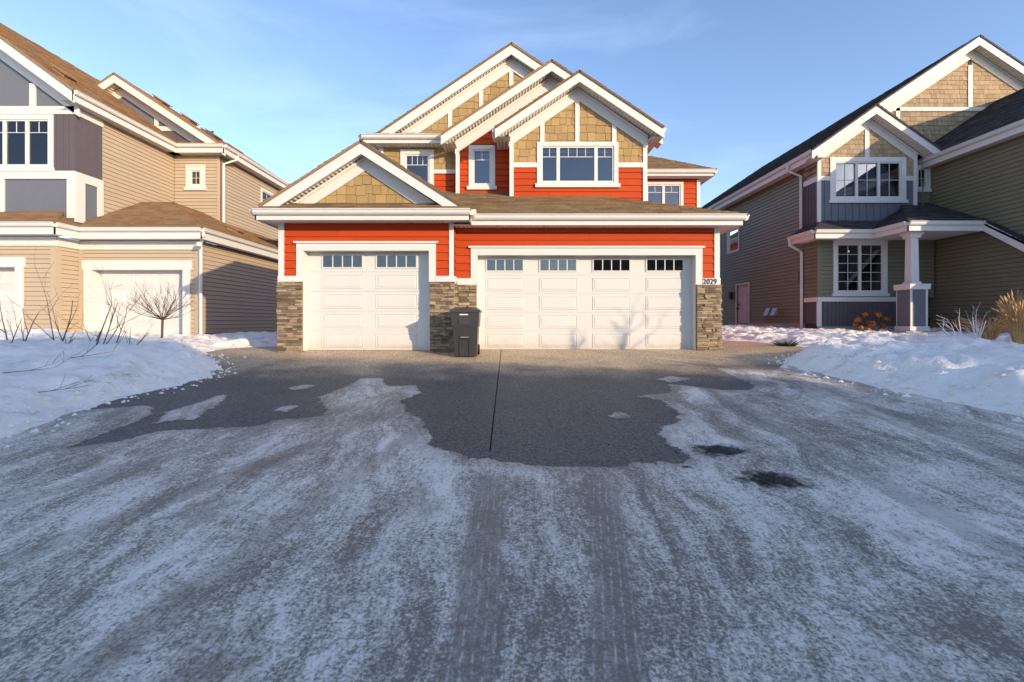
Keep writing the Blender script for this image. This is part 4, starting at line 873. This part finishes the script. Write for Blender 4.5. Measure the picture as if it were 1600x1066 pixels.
# ------------------------------------------------------------------ wheelie bin
B = thing('wheelie_bin', (-.88, 9.98, gz(9.98)), 'black wheeled rubbish bin standing against the stone pier between the garage doors', 'bin')
bz = gz(9.95)-.005; fbn = front(9.98); bx0, bx1 = -1.15, -.61
def frustum(mb, x0, x1, y0, y1, z0, X0, X1, Y0, Y1, z1):
    i = len(mb.v); mb.v += [(x0, y0, z0), (x1, y0, z0), (x1, y1, z0), (x0, y1, z0), (X0, Y0, z1), (X1, Y0, z1), (X1, Y1, z1), (X0, Y1, z1)]
    for f in [(i, i+1, i+2, i+3), (i+4, i+5, i+6, i+7)]+[(i+j, i+(j+1) % 4, i+4+(j+1) % 4, i+4+j) for j in range(4)]: mb.f.append(f); mb.uv += [(0, 0)]*4
    return mb
yb0, yb1 = 9.74, 10.22
m = MB(); frustum(m, bx0+.06, bx1-.04, yb0+.05, yb1, bz+.02, bx0+.015, bx1-.015, yb0, yb1+.05, bz+.66)
frustum(m, bx0+.0, bx1+.0, yb0-.015, yb1+.06, bz+.62, bx0-.015, bx1+.015, yb0-.03, yb1+.08, bz+.91)
body = m.build('bin_body', 'bin_plastic', B)
frb = Fr((0, yb0+.012, 0), (1, 0, 0), (0, -.06, 1), (0, -1, 0))
xm = (bx0+bx1)/2
MB().box(frb, xm-.12, xm-.085, bz+.02, bz+.36, -.03, .03).box(frb, xm+.075, xm+.11, bz+.02, bz+.36, -.03, .03).build('front_rib', 'bin_plastic', body)
MB().box(frb, xm-.085, xm+.075, bz+.03, bz+.36, -.01, .002).build('front_recess', 'black', body)
MB().box(frb, xm-.09, xm+.08, bz+.36, bz+.47, -.03, .012).build('grab_pocket', 'black', body); MB().tube([(xm-.09, yb0-.04, bz+.405), (xm+.08, yb0-.04, bz+.405)], .014, 6).build('lift_bar', 'metal_gray', body)
MB().box(front(yb0-.022), xm-.13, xm+.11, bz+.66, bz+.84, -.01, .012).build('front_plate', 'bin_plastic', body)
MB().box(front(yb0-.03), xm-.11, xm+.06, bz+.85, bz+.875, 0, .006).build('label_strip', 'blind', body)
m = MB(); frustum(m, bx0-.04, bx1+.04, yb0-.06, yb1+.10, bz+.91, bx0-.035, bx1+.035, yb0-.055, yb1+.10, bz+.955); frustum(m, bx0-.03, bx1+.03, yb0-.04, yb1+.10, bz+.955, bx0+.06, bx1-.06, yb0+.1, yb1+.02, bz+1.01)
lid = m.build('lid', 'bin_plastic', B); MB().tube([(xm-.04, yb1-.05, bz+1.0), (xm, yb1-.05, bz+1.04), (xm+.06, yb1-.05, bz+1.0)], .018, 6).build('lid_handle', 'bin_plastic', lid)
for x in (bx0+.01, bx1-.06): 
    wv = MB().tube([(x, yb1+.03, bz+.12), (x+.05, yb1+.03, bz+.12)], .12, 16).build('wheel', 'black', B)
MB().tube([(bx0, yb1+.12, bz+.93), (bx1, yb1+.12, bz+.93)], .017, 6).build('handle', 'bin_plastic', B)

# ------------------------------------------------------------------ plants
def branch(mb, p, d, ln, r, depth, rnd, bend=.25, k=4, spread=.6, nchild=(2, 3), tip=.002):
    pts, rs = [p], [r]; n = 4; q = Vector(p); d = Vector(d).normalized()
    for i in range(n):
        d = (d+Vector((rnd.uniform(-1, 1), rnd.uniform(-1, 1), rnd.uniform(-.4, 1)))*bend*.35).normalized(); q = q+d*ln/n; pts.append(q.copy()); rs.append(max(tip, r*(1-.62*(i+1)/n)))
    mb.tube(pts, rs, k if depth else 3)
    if depth:
        for c in range(rnd.randint(*nchild)):
            j = rnd.randint(1, n); a = Vector((rnd.uniform(-1, 1), rnd.uniform(-1, 1), rnd.uniform(-.3, .9))).normalized()
            branch(mb, pts[j], (d+a*spread*1.5).normalized(), ln*rnd.uniform(.45, .7), rs[j]*.75, depth-1, rnd, bend, k, spread, nchild, tip)
def at(px, py, d): return Vector(((px-CX)/F*d, d, -(py-CY)/F*d))
def shrub(name, label, cat, base, stems, m='bark', seed=1, group=None):
    E = thing(name, base, label, cat, group); rnd = random.Random(seed)
    for (p, d, ln, r, dep) in stems:
        mb = MB(); branch(mb, Vector(p), Vector(d), ln, r, dep, rnd); mb.build('stem', m, E)
    return E
dS = 8.4
st = []
for (px, py, qx, qy, r) in ((88, 545, 70, 440, .012), (92, 548, 118, 430, .014), (100, 545, 125, 505, .01), (140, 552, 165, 470, .012), (143, 552, 205, 450, .016), (150, 552, 210, 447, .013), (178, 548, 208, 450, .012), (150, 552, 222, 480, .012), (192, 555, 248, 506, .012), (40, 545, 0, 490, .012)):
    p, q = at(px, py+6, dS+random.uniform(-.4, .4)), at(qx, qy, dS+random.uniform(-.5, .3)); st.append((p, q-p, (q-p).length*.74, r*.85, 2))
shrub('shrub', 'leafless shrub with long dark stems rising out of the snow bank', 'shrub', (-7.4, dS, -.5), st[:9], seed=3)
shrub('shrub', 'bare twig clump in the snow bank, in front of the left house garage', 'shrub', (-8.6, dS, -.5), [(at(20, 560, 8.2), (-.4, 0, .9), .9, .012, 2), (at(8, 560, 8.0), (.3, 0, .8), .7, .01, 2), (at(30, 556, 8.3), (.2, .1, .7), .8, .012, 2)], seed=5)
E = thing('tree', at(252, 542, 10.2), 'small round-headed grafted tree, leafless, before the beige garage', 'tree'); rnd = random.Random(12)
p = at(251, 548, 10.2); q = at(254, 500, 10.2); MB().tube([p, (p+q)/2+Vector((.01, 0, 0)), q], [.028, .022, .024], 6).build('trunk', 'bark', E)
mb = MB()
for i in range(24):
    a = rnd.uniform(0, 6.283); branch(mb, q, (math.cos(a)*.9, math.sin(a)*.9, rnd.uniform(.15, 1.3)), rnd.uniform(.42, .62), .009, 2, rnd, .3, 3, .45, (2, 4))
mb.build('crown', 'bark', E)
for (px, py, qx, qy) in ((233, 478, 239, 542), (277, 512, 262, 545)): pass
# twigs lying on the bank
for i, (px, py, d, dx, lab) in enumerate(((60, 605, 5.6, .9, 'broken forked twig lying on the snow bank slope'), (110, 572, 7.0, .6, 'short thin twig lying flat on the snow bank crest'), (5, 585, 5.9, .5, 'dark short twig poking up from the snow bank foot'))):
    x, y = (px-CX)/F*d, d; z = hl(x, y)+.015
    T = thing('twig', (x, y, z), lab, 'twig'); mb = MB(); branch(mb, Vector((x, y, z)), (dx, .25, .06), .5, .007, 2, random.Random(20+i), .15, 4, .5); mb.build('stem', 'bark', T)
# young bare trees off to the right, whose shadows fall on the wide garage door
for i, (tx_, dz) in enumerate(((1.45, 2.5), (2.6, 3.3))):
    s_ = 9.6; x, y = tx_+saz*s_, 11.05-caz*s_; z = hr(x, y)-.05
    E = thing('tree', (x, y, z), ('slim young bare tree on the snow bank beyond the driveway', 'taller forked bare tree on the snow bank beyond the driveway')[i], 'tree'); rnd = random.Random(40+i)
    MB().tube([(x, y, z), (x+.02, y, z+1.2), (x, y+.03, z+dz*.75)], [.05, .04, .025], 7).build('trunk', 'bark', E); mb = MB()
    for k in range(9): branch(mb, Vector((x, y, z+dz*(.42+.04*k))), (rnd.uniform(-1, 1), rnd.uniform(-1, 1), rnd.uniform(.5, 1.2)), rnd.uniform(.5, 1.0), .018, 2, rnd, .25, 4, .5)
    mb.build('crown', 'bark', E)
# dried hydrangea by the porch
E = thing('hydrangea', at(1362, 520, 15.8), 'dried hydrangea with orange-brown flower heads under the bay window', 'shrub'); rnd = random.Random(6)
for (px, py, r) in ((1340, 500, .13), (1352, 492, .11), (1372, 492, .12), (1362, 507, .17), (1386, 499, .12), (1336, 508, .09), (1356, 517, .12), (1380, 509, .1), (1345, 512, .08)):
    c = at(px, py, 15.7+rnd.uniform(-.25, .25)); mb = MB()
    for k in range(70):
        v = Vector((rnd.gauss(0, 1), rnd.gauss(0, 1), rnd.gauss(0, .7))).normalized()*r*rnd.uniform(.6, 1); a = v.orthogonal().normalized()*.03; b = v.cross(a).normalized()*.03
        mb.face([c+v-a, c+v-b, c+v+a, c+v+b])
    mb.build('flower_head', 'dry_flower', E); MB().tube([at(1362+rnd.uniform(-8, 8), 530, 15.8), (at(1362, 526, 15.8)+c)/2, c], .008, 4).build('stem', 'bark', E)
# frosted little shrub
yv = 11.3
for lab, bx, by, dirs, sd in (('white frosted twiggy shrub with an upright fan of branches', 1527, 541, [(0, 0, 1), (.3, .1, .9), (-.25, 0, .9), (.1, -.2, 1)], 2), ('white frosted low shrub leaning sideways beside the upright one', 1508, 540, [(-.7, 0, .7), (-.3, 0, 1), (-.9, .1, .45)], 9)):
    p = at(bx, by, yv); p.z = min(p.z, hr(p.x, p.y)+.02)
    shrub('frosted_shrub', lab, 'shrub', p, [(p, d_, .62, .014, 2) for d_ in dirs], 'frosted', sd)
# ornamental grass
def grass(label, px, py, d, h, n, spread, seed, plume=True):
    p = at(px, py, d); p.z = hr(p.x, p.y)-.03; E = thing('ornamental_grass', p, label, 'grass'); rnd = random.Random(seed); mb = MB(); pl = MB()
    for k in range(n):
        a = rnd.uniform(0, 6.283); s_ = rnd.random()**.6*spread; b = p+Vector((math.cos(a)*.08, math.sin(a)*.08, 0)); hh = h*rnd.uniform(.55, 1)
        t1 = b+Vector((math.cos(a)*s_*.35, math.sin(a)*s_*.35, hh*.6)); t2 = b+Vector((math.cos(a)*s_, math.sin(a)*s_, hh*(1-.25*s_/spread)))
        mb.tube([b, t1, t2], [.006, .005, .002], 3)
        if plume and k % 4 == 0: pl.tube([t2-(t2-t1)*.35, t2-(t2-t1)*.15, t2+(t2-t1)*.1], [.006, .02, .003], 4)
    mb.build('blades', 'dry_grass', E, kind='stuff')
    if plume: pl.build('plumes', 'dry_grass', E, kind='stuff')
grass('tall upright dried ornamental grass with plumes beyond the snow mound', 1592, 540, 11.0, 1.35, 260, .38, 3)
grass('low spreading dried grass clump leaning over the yard snow', 1545, 530, 12.2, .75, 120, .7, 4, False)
E = thing('evergreen_tuft', at(1228, 541, 12.0), 'small dark evergreen tuft poking out of the pink-lit snow', 'shrub'); rnd = random.Random(3); c = at(1228, 541, 12.0); c.z = hr(c.x, c.y); mb = MB()
for k in range(160):
    a = rnd.uniform(0, 6.283); d_ = Vector((math.cos(a), math.sin(a), rnd.uniform(.1, .8)))*rnd.uniform(.1, .36); mb.tube([c+d_*.3, c+d_], [.012, .003], 3)
mb.build('needles', 'evergreen', E, kind='stuff')

# lift everything so that the drive under the camera is at z = 0
for o in list(col.objects):
    if o.parent is None: o.location.z += ZOFF
